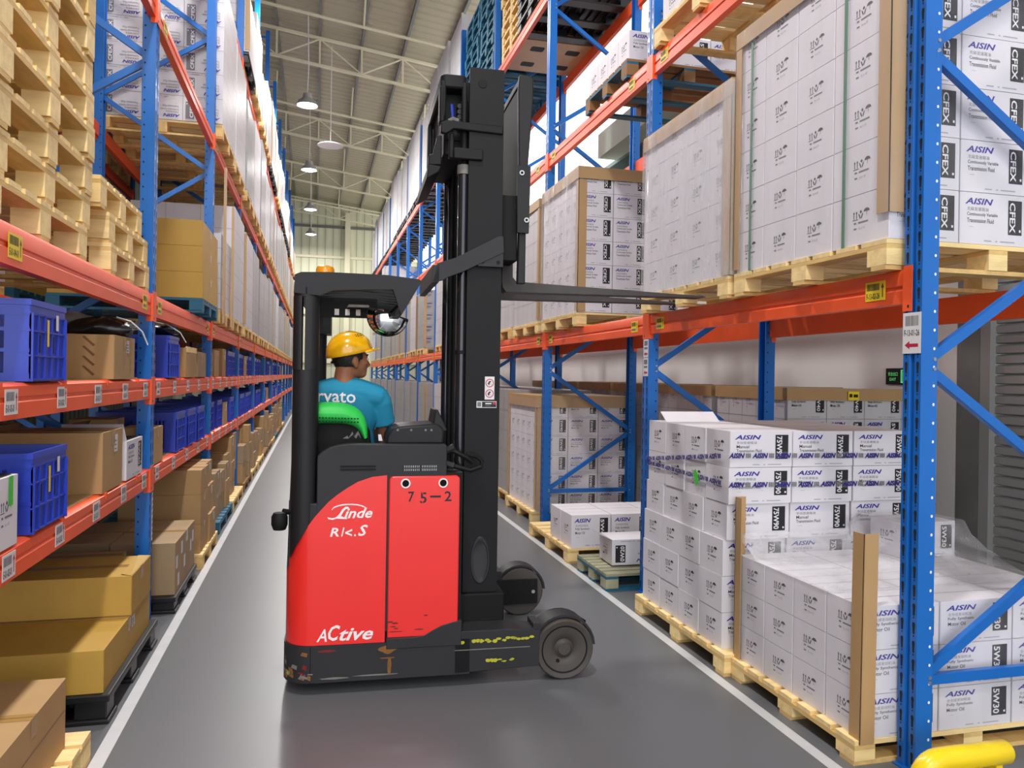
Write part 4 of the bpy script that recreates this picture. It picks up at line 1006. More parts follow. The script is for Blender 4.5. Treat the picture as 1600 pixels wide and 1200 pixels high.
def left_near():
    Z1, Z2, Z3 = LLEV[0] + .002, LLEV[1] + .002, LLEV[2]
    X = XL
    # empty wooden pallets on the third level
    for i in range(11):
        pallet((X - .565 + R.uniform(-.012, .008), 3.345 + R.uniform(-.02, .02) + (.0 if i else -.05), Z3 + .001 + i * .153), 1.1, 1.1, .152, 'wood', 'pale wooden pallet in the tall stack above the blue crate, %s from the bottom' % ORD[i + 1], group='tall stack of empty wooden pallets', whole=i > 6)
    for i in range(3):
        pallet((X - .565 - .01 * i, 4.70 - (.13 if i == 2 else 0), Z3 + .001 + i * .153), 1.1, .92, .152, 'wood', 'pale wooden pallet in the short stack beside the blue post, %s' % ('bottom one', 'middle one', 'top one')[i], group='short stack of empty wooden pallets')
    # second level
    crate((X - .275, 3.29, Z2), 'blue plastic crate with paper tags beside the tan carton, upper crate shelf', tags=True)
    crate((-1.42, 4.98, Z2), 'blue plastic crate pushed back behind the tan carton under a gray bag', 0)
    kbox(X - .005, 4.29, 4.75, Z2, Z2 + .225, .36, 'tan carton with brown tape marks beside the blue crate on the upper shelf', 'kraft', 1, 1)
    bag((-1.38, 4.95, Z2 + .297), .15, .13, .05, 'gray plastic bag heaped on the pushed back blue crate', 'bag_gray', 3, ties=False)
    bag((-1.12, 4.59, Z2 + .228), .165, .11, .065, 'black plastic bag slumped on top of the tan carton before the post', 'bag_black', 5)
    crate((X - .275, 5.99, Z2), 'blue plastic crate under a black bag just past the blue post', 0)
    bag((X - .26, 5.98, Z2 + .297), .24, .19, .062, 'black plastic bag with white drawstring heaped on the crate past the post', 'bag_black', 8)
    o = kbox(X - .005, 6.55, 7.1, Z2, Z2 + .235, .40, 'tan carton with raised flaps past the bagged crate on the upper shelf', 'kraft', 0, 1, open_top=True)
    f = MB(); f.box(.196, -.27, .2, .202, .27, .245, 'wood'); f.box(.188, -.26, .2, .194, .26, .238, 'paper'); ob('flap', f, o, label='pale edge flap')
    kbox(X - .005, 7.16, 7.7, Z2, Z2 + .22, .30, 'pale tan carton standing edge on at the second blue post', 'kraft_gray')
    # lowest shelf
    c = carton(.36, .22, .24, '5W30', faces='+x:sym', tape=False)
    o = thing('oil_carton', c, 'open white carton with green tape in front of the blue crate', 'carton', (X - .185, 2.90, Z1))
    m = MB(); m.rect((.1815, .02, .24), (0, 1, 0), (0, 0, 1), 0, -.10, .035, 0, 'sticker_green'); m.add([(-.18, -.11, .24), (.18, -.11, .24), (.17, -.16, .30), (-.17, -.16, .30)], [(0, 1, 2, 3), (3, 2, 1, 0)], 'white_box')
    m.rect((0, 0, .2408), (1, 0, 0), (0, 1, 0), -.165, -.095, .165, .095, 'slot'); ob('flap', m, o, label='open flap and green tape')
    crate((X - .275, 3.33, Z1), 'blue plastic crate behind the open white carton, lower crate shelf', tags=True)
    kbox(X - .01, 4.12, 4.52, Z1, Z1 + .295, .46, 'large tan carton beside the blue crate on the lower shelf', 'kraft', 1, 0)
    kbox(X - .56, 4.2, 4.7, Z1, Z1 + .31, .34, 'tan carton in the shade at the back of the lower shelf', 'kraft')
    c = carton(.33, .40, .215, '5W40', faces='+x:front -y:front', tape=False)
    o = thing('oil_carton', c, 'white printed carton with its flap up between tan carton and post', 'carton', (X - .17, 4.80, Z1))
    f = MB(); f.add([(.165, -.2, .215), (-.165, -.2, .215), (-.15, -.225, .31), (.15, -.225, .31)], [(0, 1, 2, 3), (3, 2, 1, 0)], 'white_box')
    f.add([(-.165, -.2, .215), (-.165, .2, .215), (-.11, .18, .31), (-.11, -.18, .31)], [(0, 1, 2, 3), (3, 2, 1, 0)], 'kraft_gray'); f.rect((0, 0, .2158), (1, 0, 0), (0, 1, 0), -.15, -.18, .15, .18, 'slot'); ob('flap', f, o, label='raised carton flaps')
    kbox(X - .01, 5.32, 5.66, Z1, Z1 + .235, .2, 'narrow tan carton standing just past the blue post on the lower shelf', 'kraft')
    kbox(X - .25, 5.34, 5.66, Z1, Z1 + .29, .25, 'tan carton behind the narrow one past the blue post', 'kraft')
    for i, y in enumerate((6.35, 6.85, 7.36)): crate((X - .28 + .005 * i, y + .02, Z1 + (0 if i != 1 else 0)), 'blue plastic crate in the row of three on the lower shelf, %s' % ('camera end', 'middle one', 'far end')[i], .0)
    # floor
    pallet((-1.42, 3.03, 0), 1.1, .95, .12, 'wood', 'wooden pallet on the floor under the big tan carton')
    o = kbox(-.93, 2.66, 3.38, .121, .39, .95, 'big tan carton with dark print lying on the floor pallet at the bottom corner', 'kraft', 0, 0, group='cartons on the floor under the crate rack')
    m = MB(); m.text((.4762, -.30, .05), (0, 1, 0), (0, 0, 1), '易碎物品', 0, 0, .045, 'tape_dark', w=.24); m.rect((.4762, -.34, .145), (0, 1, 0), (0, 0, 1), 0, 0, .68, .006, 'tape_dark'); ob('dark_print', m, o)
    plastic_pallet((-1.48, 4.40, 0), 1.2, 1.12, .135, 'black plastic pallet on the floor under the yellow cartons')
    G = 'yellow cartons on the black pallet'
    kbox(-.91, 3.86, 4.87, .137, .33, .62, 'wide yellow carton on the black pallet with a paper label, lower layer', 'yellow_card', 1, group=G)
    kbox(-1.55, 3.88, 4.87, .137, .33, .5, 'yellow carton beside the wide one, lower layer, deeper under the shelf', 'yellow_card', 0, group=G)
    o = kbox(-.905, 4.38, 4.86, .333, .535, .70, 'yellow carton with a lifted top flap on the black pallet, upper layer', 'yellow_card', 0, group=G)
    f = MB(); f.add([(.345, -.238, .204), (.346, .235, .204), (.30, .15, .225), (.29, -.2, .207)], [(0, 1, 2, 3), (3, 2, 1, 0)], 'yellow_card'); ob('flap', f, o)
    kbox(-1.62, 4.30, 4.86, .333, .52, .42, 'yellow carton beside the lifted flap one, upper layer, deeper under the shelf', 'yellow_card', 0, group=G)
    plastic_pallet((-1.42, 5.98, 0), 1.1, .95, .11, 'black plastic pallet on the floor under the gray brown labelled carton')
    o = kbox(-.885, 5.56, 6.42, .112, .455, .40, 'gray brown carton with many paper labels on the floor past the post', 'kraft_gray', 0, group='cartons on the floor under the crate rack')
    m = MB()
    for (y, z) in ((-.40, .16), (-.2, .22), (.02, .26), (-.33, .03), (-.08, .10), (.2, .15), (.3, .2)): m.rect((.2008, y, z), (0, 1, 0), (0, 0, 1), 0, 0, .07, .085, 'paper')
    ob('paper_label', m, o)
    kbox(-1.30, 5.62, 6.38, .112, .46, .42, 'gray brown carton behind the labelled one under the lowest shelf', 'kraft_gray', group='cartons on the floor under the crate rack')
    kbox(-1.10, 4.98, 5.17, 0.0, .5, .5, 'dark tan carton standing on the floor behind the yellow cartons', 'kraft', 0, 1, group='cartons on the floor under the crate rack')
    pallet((-1.42, 7.2, 0), 1.12, 1.0, .12, 'wood', 'wooden pallet on the floor under the tall tan carton stack', whole=True)
    for i, (z0, z1) in enumerate(((.122, .36), (.362, .60), (.602, .80))):
        for j, (y0, y1, xr) in enumerate(((6.74, 7.18, -.885), (7.2, 7.62, -.87 - .02 * i))):
            kbox(xr, y0, y1, z0, z1, .62, 'tan carton of the tall stack on the floor, %s layer, %s' % (('bottom', 'middle', 'top')[i], ('camera end', 'far end')[j]), 'kraft', j, 0, group='tall stack of tan cartons')
    # third level, second bay: yellow cartons on a blue pallet
    pallet((-.90 - .575, 7.27, Z3 + .001), 1.15, 1.02, .118, 'teal', 'blue pallet on the third level under three layers of yellow cartons')
    for i in range(3):
        for j, (xr, dx) in enumerate(((-.90, .57), (-1.475, .57))):
            kbox(xr - .004 * i, 6.77, 7.78, Z3 + .121 + i * .213, Z3 + .332 + i * .213, dx, 'yellow carton on the high blue pallet, %s layer, %s' % (('bottom', 'middle', 'top')[i], ('aisle side', 'back side')[j]), 'yellow_card', 0, group='yellow cartons on the high blue pallet')

def far_left():
    rr = random.Random(21)
    Z1, Z2, Z3, Z4, Z5 = [z + .002 for z in LLEV]
    for k in range(1, 7):
        bay = ORD[k + 2]; y = YL(k) + .14
        for lv, z in (('lower', Z1), ('upper', Z2)):
            y = YL(k) + .15; n = 0
            while y < YL(k + 1) - .5:
                n += 1; t = rr.random()
                who = 'shelf item %s, bay %s' % (ORD[n], bay)
                if t < .55:
                    crate((XL - .28 - rr.uniform(0, .03), y + .21, z), 'blue plastic crate, %s along the %s shelf of bay %s' % (ORD[n], lv, bay)); y += .43 + rr.choice((0, .02, .3))
                else:
                    d = rr.uniform(.3, .5); h = rr.uniform(.18, .32)
                    kbox(XL - .01 - rr.uniform(0, .04), y, y + d, z, z + h, rr.choice((.3, .4)), 'tan carton, %s along the %s shelf of bay %s' % (ORD[n], lv, bay), rr.choice(('kraft', 'kraft', 'kraft_gray')), rr.choice((0, 1))); y += d + rr.choice((.02, .04, .25))
        # floor stacks
        y = YL(k) + .13; n = 0
        while y < YL(k + 1) - 1.2:
            n += 1; W = 1.25
            pallet((-1.44, y + W / 2, 0), 1.1, W, .12, rr.choice(('wood', 'dark', 'teal')), 'pallet on the floor of bay %s in the crate rack, %s along' % (bay, ORD[n]), whole=True, group='floor pallets of the crate rack')
            yy = y + .02; q = 0
            while yy < y + W - .3:
                d = rr.uniform(.3, .48); q += 1; z = .122; lay = 0; top = rr.uniform(.4, .86); xr = -.88 - rr.uniform(0, .10)
                while z < top:
                    h = rr.uniform(.16, .3); lay += 1
                    if z + h > .86: break
                    kbox(xr - rr.uniform(0, .02), yy, min(yy + d, y + W), z, z + h, rr.choice((.5, .6)), 'tan floor carton, %s crate bay, %s pallet, %s column, %s layer' % (bay, ORD[n], ORD[q], LAY[lay - 1]), rr.choice(('kraft', 'kraft_gray')), rr.choice((0, 1)), group='floor cartons of the crate rack'); z += h + .003
                yy += d + .02
            y += W + .08
    # wrapped loads above
    def load(k, s, z, lv, hgt, n=3, m=None, prints=None, cols=4, rows=5, style='wood', xr=XL + .06):
        L = YL(1) - YL(0) - .22; d = L / n; y0 = YL(k) + .15 + s * d; bay = ORD[k + 2]; half = ('camera end', 'middle', 'far end')[s] if n == 3 else ('camera half', 'far half')[s]
        if style == 'wood': pallet((xr - .56, y0 + d / 2 - .02, z), 1.12, d - .06, .14, 'wood', 'wooden pallet on the %s level, bay %s, %s of the crate rack' % (lv, bay, half), whole=True, group='pallets on the upper levels of the crate rack')
        else: plastic_pallet((xr - .56, y0 + d / 2 - .02, z), 1.12, d - .06, .14, 'black plastic pallet on the %s level, bay %s, %s of the crate rack' % (lv, bay, half), 'pallets on the upper levels of the crate rack')
        return wrapped_load(xr - 1.1, y0, xr, y0 + d - .05, z + .142, z + .14 + hgt, 'wrapped load on the %s level, bay %s, %s of the crate rack' % (lv, bay, half), cols, rows, m or rr.choice(('wrap_gray', 'wrap_gray', 'wrap_white')), False, 1 if rr.random() < .4 and k > 1 else None, 'wrapped loads on the upper levels of the crate rack', prints)
    for k in range(1, 11):
        for s in range(2):
            if k == 1 and s == 0: pass
            load(k, s, Z3, 'third', .75 if k == 1 and s == 0 else rr.uniform(1.05, 1.35), 2)
        for s in range(2):
            load(k, s, Z4, 'fourth', rr.uniform(1.2, 1.5), 2, prints=('CFEX', True, False) if k == 1 and s == 0 else None, rows=6 if k == 1 else 5, m='wrap_white' if k == 1 else None)
        if k >= 2:
            for s in range(2): load(k, s, Z5, 'fifth', rr.uniform(.6, 1.3), 2, style=rr.choice(('wood', 'plastic')), m=rr.choice(('bag_white', 'wrap_white', 'wrap_gray', 'cloth_red' if k > 5 else 'wrap_white')))
    pallet((XL - .56, YL(0) + 2.0, LLEV[4] + .001), 1.1, 1.1, .14, 'wood', 'wooden pallet alone on the fifth level of the second crate bay', whole=True)
    # two loose corner boards beside the wrapped loads of the third bay
    for i, (y, h) in enumerate(((8.18, 1.55), (8.95, 1.32))):
        c = MB(); c.box(0, 0, 0, .008, .08, h, 'board_tan'); c.box(-.012, 0, 0, 0, .006, h, 'board_tan')
        thing('corner_board', c, 'long tan corner board standing above the yellow cartons, %s' % ('taller camera side one', 'shorter far one')[i], 'edge protector', (XL + .088, y, Z3 + .003), group='tan cardboard corner boards')
    # back to back row behind the crate rack
    for k in (0, 1, 2):
        f = frame(-1, k, 8.5, .93, 'blue upright frame, %s in the dim row behind the crate rack' % ORD[k + 1], 0); f.location.x = XL - DEP - .28
    for k in (0, 1):
        for li in (2, 3):
            for fr in (True, False):
                c = crossbar(-1, k, LLEV[li], (0, 0, .14, .12)[li], 'orange crossbar behind the crate rack, bay %s, %s level, %s' % (ORD[k + 1], LNAME[li], 'aisle side' if fr else 'back side'), front=fr); c.location.x -= DEP + .28
    xb = XL - DEP - .28
    pallet((xb - .55, 7.35, Z3), 1.1, 1.1, .15, 'teal', 'blue pallet in the dim row behind the crate rack')
    for i in range(2):
        for j in range(2):
            kbox(xb - .02 - .53 * j, 6.85, 7.85, Z3 + .152 + i * .221, Z3 + .371 + i * .221, .52, 'yellow carton in the dim row behind the crate rack, %s layer, %s' % (('lower', 'upper')[i], ('aisle side', 'back side')[j]), 'yellow_card', group='yellow cartons in the dim row')
    for k, y0, z in ((0, 5.5, Z3), (1, 8.2, Z4), (1, 9.5, Z4), (0, 5.6, Z4)):
        lv = 'third' if z == Z3 else 'fourth'
        pallet((xb - .55, y0 + .56, z), 1.1, 1.1, .14, 'wood', 'wooden pallet in the dim back row, %s level, starting %s' % (lv, {5.5: 'at the first frame', 8.2: 'at the second frame', 9.5: 'beyond the second frame', 5.6: 'past the first frame'}[y0]), whole=True)
        wrapped_load(xb - 1.08, y0, xb, y0 + 1.12, z + .142, z + 1.4, 'white carton load in the dim back row, %s level, starting %s' % (lv, {5.5: 'at the first frame', 8.2: 'at the second frame', 9.5: 'beyond the second frame', 5.6: 'past the first frame'}[y0]), 4, 6, 'wrap_white', prints=('CFEX', True, True))
left_near(); far_left()

# ================================================================== the reach truck
TA, TLOC = math.radians(-2.6), (.017, 3.962, 0)
def build_truck():
    T = bpy.data.objects.new('reach_truck', None); COL.objects.link(T); T.location = TLOC; T.rotation_euler = (0, 0, TA)
    tag(T, 'red and black reach truck standing across the aisle with its mast raised', 'forklift')
    W_ = 1.25
    def rr(x0, y0, x1, y1, r, n=6, corners=(1, 1, 1, 1)):
        """rounded rectangle in plan"""
        P = []
        for (cx, cy, a0, on) in ((x0 + r, y0 + r, PI, corners[0]), (x1 - r, y0 + r, 1.5 * PI, corners[1]), (x1 - r, y1 - r, 0, corners[2]), (x0 + r, y1 - r, .5 * PI, corners[3])):
            if on: P += [(cx + r * math.cos(a0 + .5 * PI * i / n), cy + r * math.sin(a0 + .5 * PI * i / n)) for i in range(n + 1)]
            else: P.append((cx + r * (1 if abs(a0 - 1.5 * PI) < .1 or a0 == 0 else -1), cy + r * (1 if a0 in (0, .5 * PI) else -1)))
        return P
    # chassis skirt with rounded tail
    m = MB(); m.prism(rr(-.155, -.005, .78, W_ + .005, .14, 7, (1, 0, 0, 1)), 'z', .065, .248, 'truck_gray')
    m.box(-.02, -.0062, .066, -.016, -.0050, .245, 'deep_black')
    ch = ob('chassis', m, T, bevel=.012)
    s = MB(); o = (0, -.0062, 0); rz = random.Random(2)
    def blob(cx, cz, rx, rzz, mt, mb=s, y=-.0064, jag=.35):
        mb.poly((0, y, 0), (1, 0, 0), (0, 0, 1), [(cx + rx * math.cos(a) * rz.uniform(1 - jag, 1), cz + rzz * math.sin(a) * rz.uniform(1 - jag, 1)) for a in [i * PI / 8 for i in range(16)]], mt)
    blob(.36, .215, .05, .026, 'rust'); blob(.37, .13, .012, .05, 'rust'); blob(.06, .222, .05, .008, 'truck_red_dark'); blob(.10, .085, .09, .006, 'scuff'); blob(.3, .09, .12, .005, 'scuff')
    blob(.36, .172, .05, .004, 'rust')
    # worn yellow patch that wraps round the tail corner
    for i in range(26):
        a = PI + rz.uniform(.12, .5) * PI; cx, cy, r = -.015, .135, .1425
        z = .085 + abs(rz.gauss(0, .045)); wd = rz.uniform(.006, .02); hh = rz.uniform(.004, .016); mt = rz.choice(('rust', 'paint_yellow', 'rust', 'scuff', 'truck_red_dark'))
        p = lambda aa, zz: (cx + r * math.cos(aa), cy + r * math.sin(aa), min(zz, .235))
        da = wd / r; s.add([p(a - da, z - hh * .4), p(a + da * .8, z - hh), p(a + da, z + hh * .6), p(a - da * .5, z + hh)], [(0, 1, 2, 3)], mt)
    ob('worn_paint', s, ch)
    # near and far load legs
    for nm, y0, y1 in (('near', -.005, .155), ('far', W_ - .155, W_ + .005)):
        m = MB(); prof = [(.70, .07), (1.15, .085), (1.15, .27), (.98, .285), (.70, .285)]
        m.prism(prof, 'y', y0, y1, 'truck_gray')
        m.box(.70, y0 - .001, .185, 1.10, y1 + .001, .191, 'scuff')
        lg = ob('load_leg', m, T, bevel=.01)
        if nm == 'near':
            s = MB()
            for i in range(15):
                cx = .80 + i * .022; blob(cx + rz.uniform(-.01, .01), .228 + .012 * (cx - .8) / .3 + rz.uniform(-.006, .006), .016, .008 + .006 * rz.random() * (i < 6), 'paint_yellow', s, y0 - .0016)
            blob(.74, .228, .016, .010, 'paint_yellow', s, y0 - .0016)
            for i in range(7): blob(.88 + i * .022 + rz.uniform(-.01, .01), .126 + rz.uniform(-.006, .006), .015, .012 if i < 3 else .005, 'paint_yellow', s, y0 - .0016)
            ob('yellow_scuff', s, lg)
        yw0, yw1 = (y0 + .012, y1 - .03) if nm == 'near' else (y0 + .03, y1 - .012)
        # fender over the wheel: arc shell
        m = MB(); c = (1.29, .16); A = [PI * (.02 + 1.02 * i / 14) for i in range(15)]
        poly = [(c[0] + .176 * math.cos(a), c[1] + .176 * math.sin(a)) for a in A] + [(c[0] + .163 * math.cos(a), c[1] + .163 * math.sin(a)) for a in A[::-1]]
        m.prism(poly, 'y', y0 + .03, y1 + .0, 'truck_gray')
        if nm == 'near': m.prism([(c[0] + .176 * math.cos(a), c[1] + .176 * math.sin(a)) for a in A[2:9]] + [(c[0] + .16, c[1] + .10)], 'y', y1 - .012, y1, 'truck_gray')
        m.box(1.12, y0 + .02, .10, 1.16, y1, .30, 'truck_gray')
        if nm == 'far': m.box(1.0, y0 - .02, .09, 1.40, y0, .25, 'deep_black'); m.cyl((1.37, y0 - .021, .17), (1.37, y0 - .026, .17), .012, 'steel', 10)
        ob('fender', m, lg)
        m = MB(); yo, yi = (y0 + .001, y1 - .02) if nm == 'near' else (y1 - .001, y0 + .02); sg = 1 if yi > yo else -1
        m.lathe([(.0, yo + sg * .012), (.032, yo + sg * .012), (.036, yo + sg * .018), (.052, yo + sg * .028), (.060, yo + sg * .020), (.085, yo + sg * .012), (.118, yo + sg * .008), (.122, yo + sg * .014), (.126, yo + sg * .006), (.150, yo), (.158, yo + sg * .012), (.158, yi - sg * .01), (.15, yi), (0, yi)], (0, 0, 0), 'tyre', 36, 'y')
        m.lathe([(.119, yo + sg * .0065), (.1255, yo + sg * .0045)], (0, 0, 0), 'deep_black', 36, 'y', False)
        m.cyl((-.035, yo + sg * .012, -.06), (-.035, yo + sg * .0165, -.06), .010, 'deep_black', 10)
        ob('wheel', m.mesh('wheel', 30, fix=True), T, (1.29, 0, .159))
    # small drive caster under the tail
    m = MB(); m.cyl((.04, .18, .06), (.04, .26, .06), .058, 'deep_black', 18); m.cyl((.04, .95, .06), (.04, 1.03, .06), .058, 'deep_black', 18); m.box(.0, .2, .06, .08, 1.0, .075, 'deep_black'); ob('drive_wheel', m, T)
    # red rear body: rounded tail, top edge follows a curve
    N = 10; out = []
    tail = [(-.148 + .14 - .14 * math.cos(t), .14 - .14 * math.sin(t)) for t in [PI * .5 * i / 8 for i in range(9)]]   # from the tail round to the near side
    def topz(sx):   # height of the red paint along the length
        K = [(-.16, .60), (-.135, .665), (-.10, .745), (-.05, .83), (.0, .90), (.06, .965), (.12, 1.015), (.2, 1.062), (.27, 1.086), (.345, 1.094)]
        for (a, za), (b, zb) in zip(K, K[1:]):
            if sx <= b: return za + (zb - za) * max(0, (sx - a) / (b - a))
        return K[-1][1]
    line = [(-.148, .62), (-.148, .4)] + [p for p in tail] + [(x, 0) for x in (.03, .06, .1, .15, .2, .27, .345)]
    m = MB(); k = len(line); vs_ = [(x, y, .250) for x, y in line] + [(x, y, topz(x)) for x, y in line]
    m.add(vs_, [(i, i + 1, k + i + 1, k + i) for i in range(k - 1)], 'truck_red')
    m.add([(x, W_ - y, z) for x, y, z in vs_], [(k + i, k + i + 1, i + 1, i) for i in range(k - 1)], 'truck_red')
    m.box(-.1485, .6, .25, -.14, .66, .6, 'truck_red'); m.box(.34, .001, .25, .346, .05, 1.09, 'deep_black')
    body = ob('rear_body', m.mesh('rear_body', 40), T)
    # black upper moulding, standing a little inside the red skin
    prof_top = [(-.14, .58)] + [(x, topz(x) + .0) for x in (-.13, -.1, -.05, 0, .06, .12, .2, .27, .345)] + [(.66, 1.094), (.655, 1.235), (.64, 1.248), (.15, 1.252), (.10, 1.246), (.06, 1.235), (.02, 1.21), (.0, 1.19), (-.02, 1.0), (-.14, 1.0)]
    m = MB(); m.prism([(.0, .3), (.0, 1.19), (.02, 1.21), (.06, 1.235), (.10, 1.246), (.15, 1.252), (.64, 1.248), (.648, 1.24), (.648, .3)], 'y', .004, .07, 'truck_gray'); m.prism(rr(-.143, .005, .2, .20, .136, 7, (1, 0, 0, 0)), 'z', .3, .955, 'truck_gray'); m.prism(rr(-.143, W_ - .2, .2, W_ - .005, .136, 7, (0, 0, 0, 1)), 'z', .3, .955, 'truck_gray'); m.box(-.143, .2, .3, -.1, W_ - .2, .955, 'truck_gray')
    m.box(0, .07, .3, .648, W_ - .07, .62, 'truck_black'); m.box(0, .07, .62, .33, .20, .96, 'truck_black'); m.box(.36, .07, .62, .648, .45, 1.24, 'truck_black'); m.box(.36, .45, .62, .648, .95, 1.16, 'truck_black')
    m.prism([(.0, .3), (.0, 1.19), (.15, 1.252), (.64, 1.248), (.648, .3)], 'y', W_ - .07, W_ - .004, 'truck_gray')
    up = ob('upper_cover', m.mesh('upper_cover', 30, fix=True), T, bevel=.006)
    v = MB()
    for x0, x1 in ((.114, .198), (.203, .286)):
        for z in (1.118, 1.134): v.prism([(x0, z), (x1, z), (x1 + .004, z + .005), (x1, z + .010), (x0, z + .010), (x0 - .004, z + .005)], 'y', .0015, .0045, 'deep_black')
    for x0, x1 in ((.425, .507), (.515, .595)):
        for z in (1.114, 1.131):
            v.box(x0, .0015, z, x1, .0045, z + .011, 'deep_black')
            for i in range(9): v.box(x0 + .005 + i * (x1 - x0) / 9, .0008, z, x0 + .008 + i * (x1 - x0) / 9, .0015, z + .011, 'steel')
    ob('vent', v, up)
    # battery cover (red door) with rounded top corners
    def rrz(x0, z0, x1, z1, r, n=6):
        P = [(x0, z0), (x1, z0)]
        P += [(x1 - r + r * math.sin(.5 * PI * i / n + .5 * PI), z1 - r - r * math.cos(.5 * PI * i / n + .5 * PI)) for i in range(n + 1)]
        P += [(x0 + r - r * math.sin(.5 * PI * i / n), z1 - r + r * math.cos(.5 * PI * i / n)) for i in range(n + 1)]
        return P
    m = MB(); m.box(.345, .03, .25, .735, .2, 1.10, 'deep_black')
    ob('battery_bay', m, T)
    m = MB(); m.prism(rrz(.356, .27, .716, 1.088, .022), 'y', -.006, .03, 'truck_red')
    dr = ob('battery_door', m.mesh('battery_door', 40, fix=True), T, bevel=.006)
    for x in (.438, .629):
        d = MB()
        d.lathe([(.0, -.0068), (.018, -.0068), (.018, -.0105), (.024, -.0105), (.025, -.006)], (x, 0, 1.052), 'paint_white', 20, 'y')
        d.lathe([(0, -.0076), (.0175, -.0076)], (x, 0, 1.052), 'deep_black', 20, 'y'); ob('finger_hole', d, dr, label='white ringed finger hole')
    d = MB()
    o = (0, -.0068, 0); ux, uz = (1, 0, 0), (0, 0, 1)
    for t_, x, w_, h_ in (('7', .452, .030, .052), ('5', .512, .034, .055), ('2', .637, .036, .052)): d.text(o, ux, uz, t_, x, .958 if t_ != '5' else .950, h_, 'ink_black', w=w_, weight=.015)
    d.rect(o, ux, uz, .563, .978, .618, .988, 'ink_black')
    d.rect((0, -.00705, 0), ux, uz, .523, .952, .527, .962, 'truck_red'); d.rect((0, -.00705, 0), ux, uz, .523, .998, .527, 1.006, 'truck_red')
    ob('stencilled_number', d, dr, label='black stencilled number'); d = MB()
    for (cx, cz, rx, rzz) in ((.37, .352, .018, .006), (.395, .345, .02, .006), (.40, .318, .014, .005), (.385, .328, .018, .004), (.55, .378, .012, .005), (.515, .308, .03, .004), (.40, .302, .05, .003)): blob(cx, cz, rx, rzz, 'truck_red_dark', d, -.0066)
    ob('worn_paint', d, dr)
    m = MB(); m.prism([(.352, .215), (.735, .215), (.735, .345), (.69, .338), (.63, .322), (.585, .300), (.545, .277), (.50, .270), (.352, .270)], 'y', -.009, .028, 'truck_gray')
    ob('sill_panel', m, T, bevel=.004)
    # white lettering on the rear body
    t = MB(); o = (0, -.0008, 0)
    t.text(o, ux, uz, 'inde', .135, .880, .052, 'paint_white', w=.14, shear=.35, weight=.02)
    L = [(.055, .888), (.075, .882), (.095, .886), (.112, .902), (.126, .926), (.140, .938), (.154, .938), (.160, .930), (.152, .928), (.142, .926), (.132, .914), (.120, .892), (.135, .886), (.150, .884), (.150, .876), (.120, .878), (.100, .880), (.08, .874), (.058, .878)]
    t.poly(o, ux, uz, L, 'paint_white')
    arc = [(.13 + .085 * math.cos(a) + .03, .925 + .028 * math.sin(a)) for a in [PI * (.98 - .9 * i / 10) for i in range(11)]]
    t.poly(o, ux, uz, arc + [(x, z - .006) for x, z in arc[::-1]], 'paint_white')
    ob('brand_lettering', t, body, label='white brand lettering'); t = MB()
    for ch_, x, w_, h_, sh in (('R', .068, .044, .044, .2), ('1', .122, .016, .044, .3), ('<', .142, .034, .036, 0), ('S', .205, .048, .056, .3)): t.text(o, ux, uz, ch_, x, .790, h_, 'paint_white', w=w_, shear=sh, weight=.02)
    t.poly(o, ux, uz, [(.186, .79), (.194, .79), (.194, .799), (.186, .799)], 'paint_white')
    ob('model_lettering', t, body, label='worn white model lettering'); t = MB()
    t.text(o, ux, uz, 'A', .01, .268, .062, 'paint_white', w=.050, shear=.3, weight=.012); t.text(o, ux, uz, 'C', .066, .270, .078, 'paint_white', w=.058, shear=.3, weight=.02)
    t.text(o, ux, uz, 'tive', .122, .268, .062, 'paint_white', w=.165, shear=.35, weight=.02)
    ob('slogan_lettering', t, body, label='white slogan lettering')
    # rear pillar: rounded upright with a long slot
    m = MB()
    pil = rr(-.128, .0, .0, .13, .06, 6)
    n_ = len(pil); m.add([(x, y, topz(x) - .004) for x, y in pil] + [(x, y, 1.62) for x, y in pil], [tuple(range(n_))[::-1], tuple(range(n_, 2 * n_))] + [(i, (i + 1) % n_, n_ + (i + 1) % n_, n_ + i) for i in range(n_)], 'truck_black'); m.prism(rr(-.128, .0, -.084, .13, .042, 6, (1, 0, 0, 1)), 'z', 1.62, 1.985, 'truck_black'); m.prism(rr(-.068, .0, .0, .13, .05, 6, (0, 1, 1, 0)), 'z', 1.62, 1.985, 'truck_black')
    m.prism(pil, 'z', 1.985, 2.03, 'truck_black')
    m.prism([(-.143, .62), (-.128, 1.2), (-.03, 1.2), (-.0, 1.02), (-.02, .8)], 'y', .075, .2, 'truck_black')
    ob('rear_pillar', m.mesh('rear_pillar', 40, fix=True), T)
    m = MB(); m.prism(rr(-.10, W_ - .115, .0, W_, .03, 4), 'z', .60, 2.03, 'truck_black'); m.box(-.12, W_ - .3, 1.85, .03, W_, 2.0, 'truck_black'); ob('rear_pillar', m, T, label='far rear pillar')
    s = MB()
    s.poly((0, -.0008, 0), ux, uz, [(-.072, 1.24), (-.055, 1.238), (-.045, 1.24), (-.048, 1.222), (-.058, 1.205), (-.062, 1.226)], 'scuff')
    s.box(-.125, .01, 1.32, -.05, -.0006, 1.328, 'scuff')
    # overhead guard
    m = MB()
    prof = [(-.125, 2.0), (.0, 2.0), (.02, 1.985), (.36, 1.975), (.40, 1.925), (.43, 1.92), (.525, 2.085), (.515, 2.092), (.35, 2.108), (.05, 2.112), (-.09, 2.105), (-.12, 2.09)]
    side = [(-.125, 1.98), (.0, 1.97), (.03, 1.965), (.34, 1.972), (.385, 1.91), (.405, 1.905), (.505, 2.08), (.49, 2.09), (.33, 2.105), (.05, 2.108), (-.09, 2.103), (-.12, 2.09)]
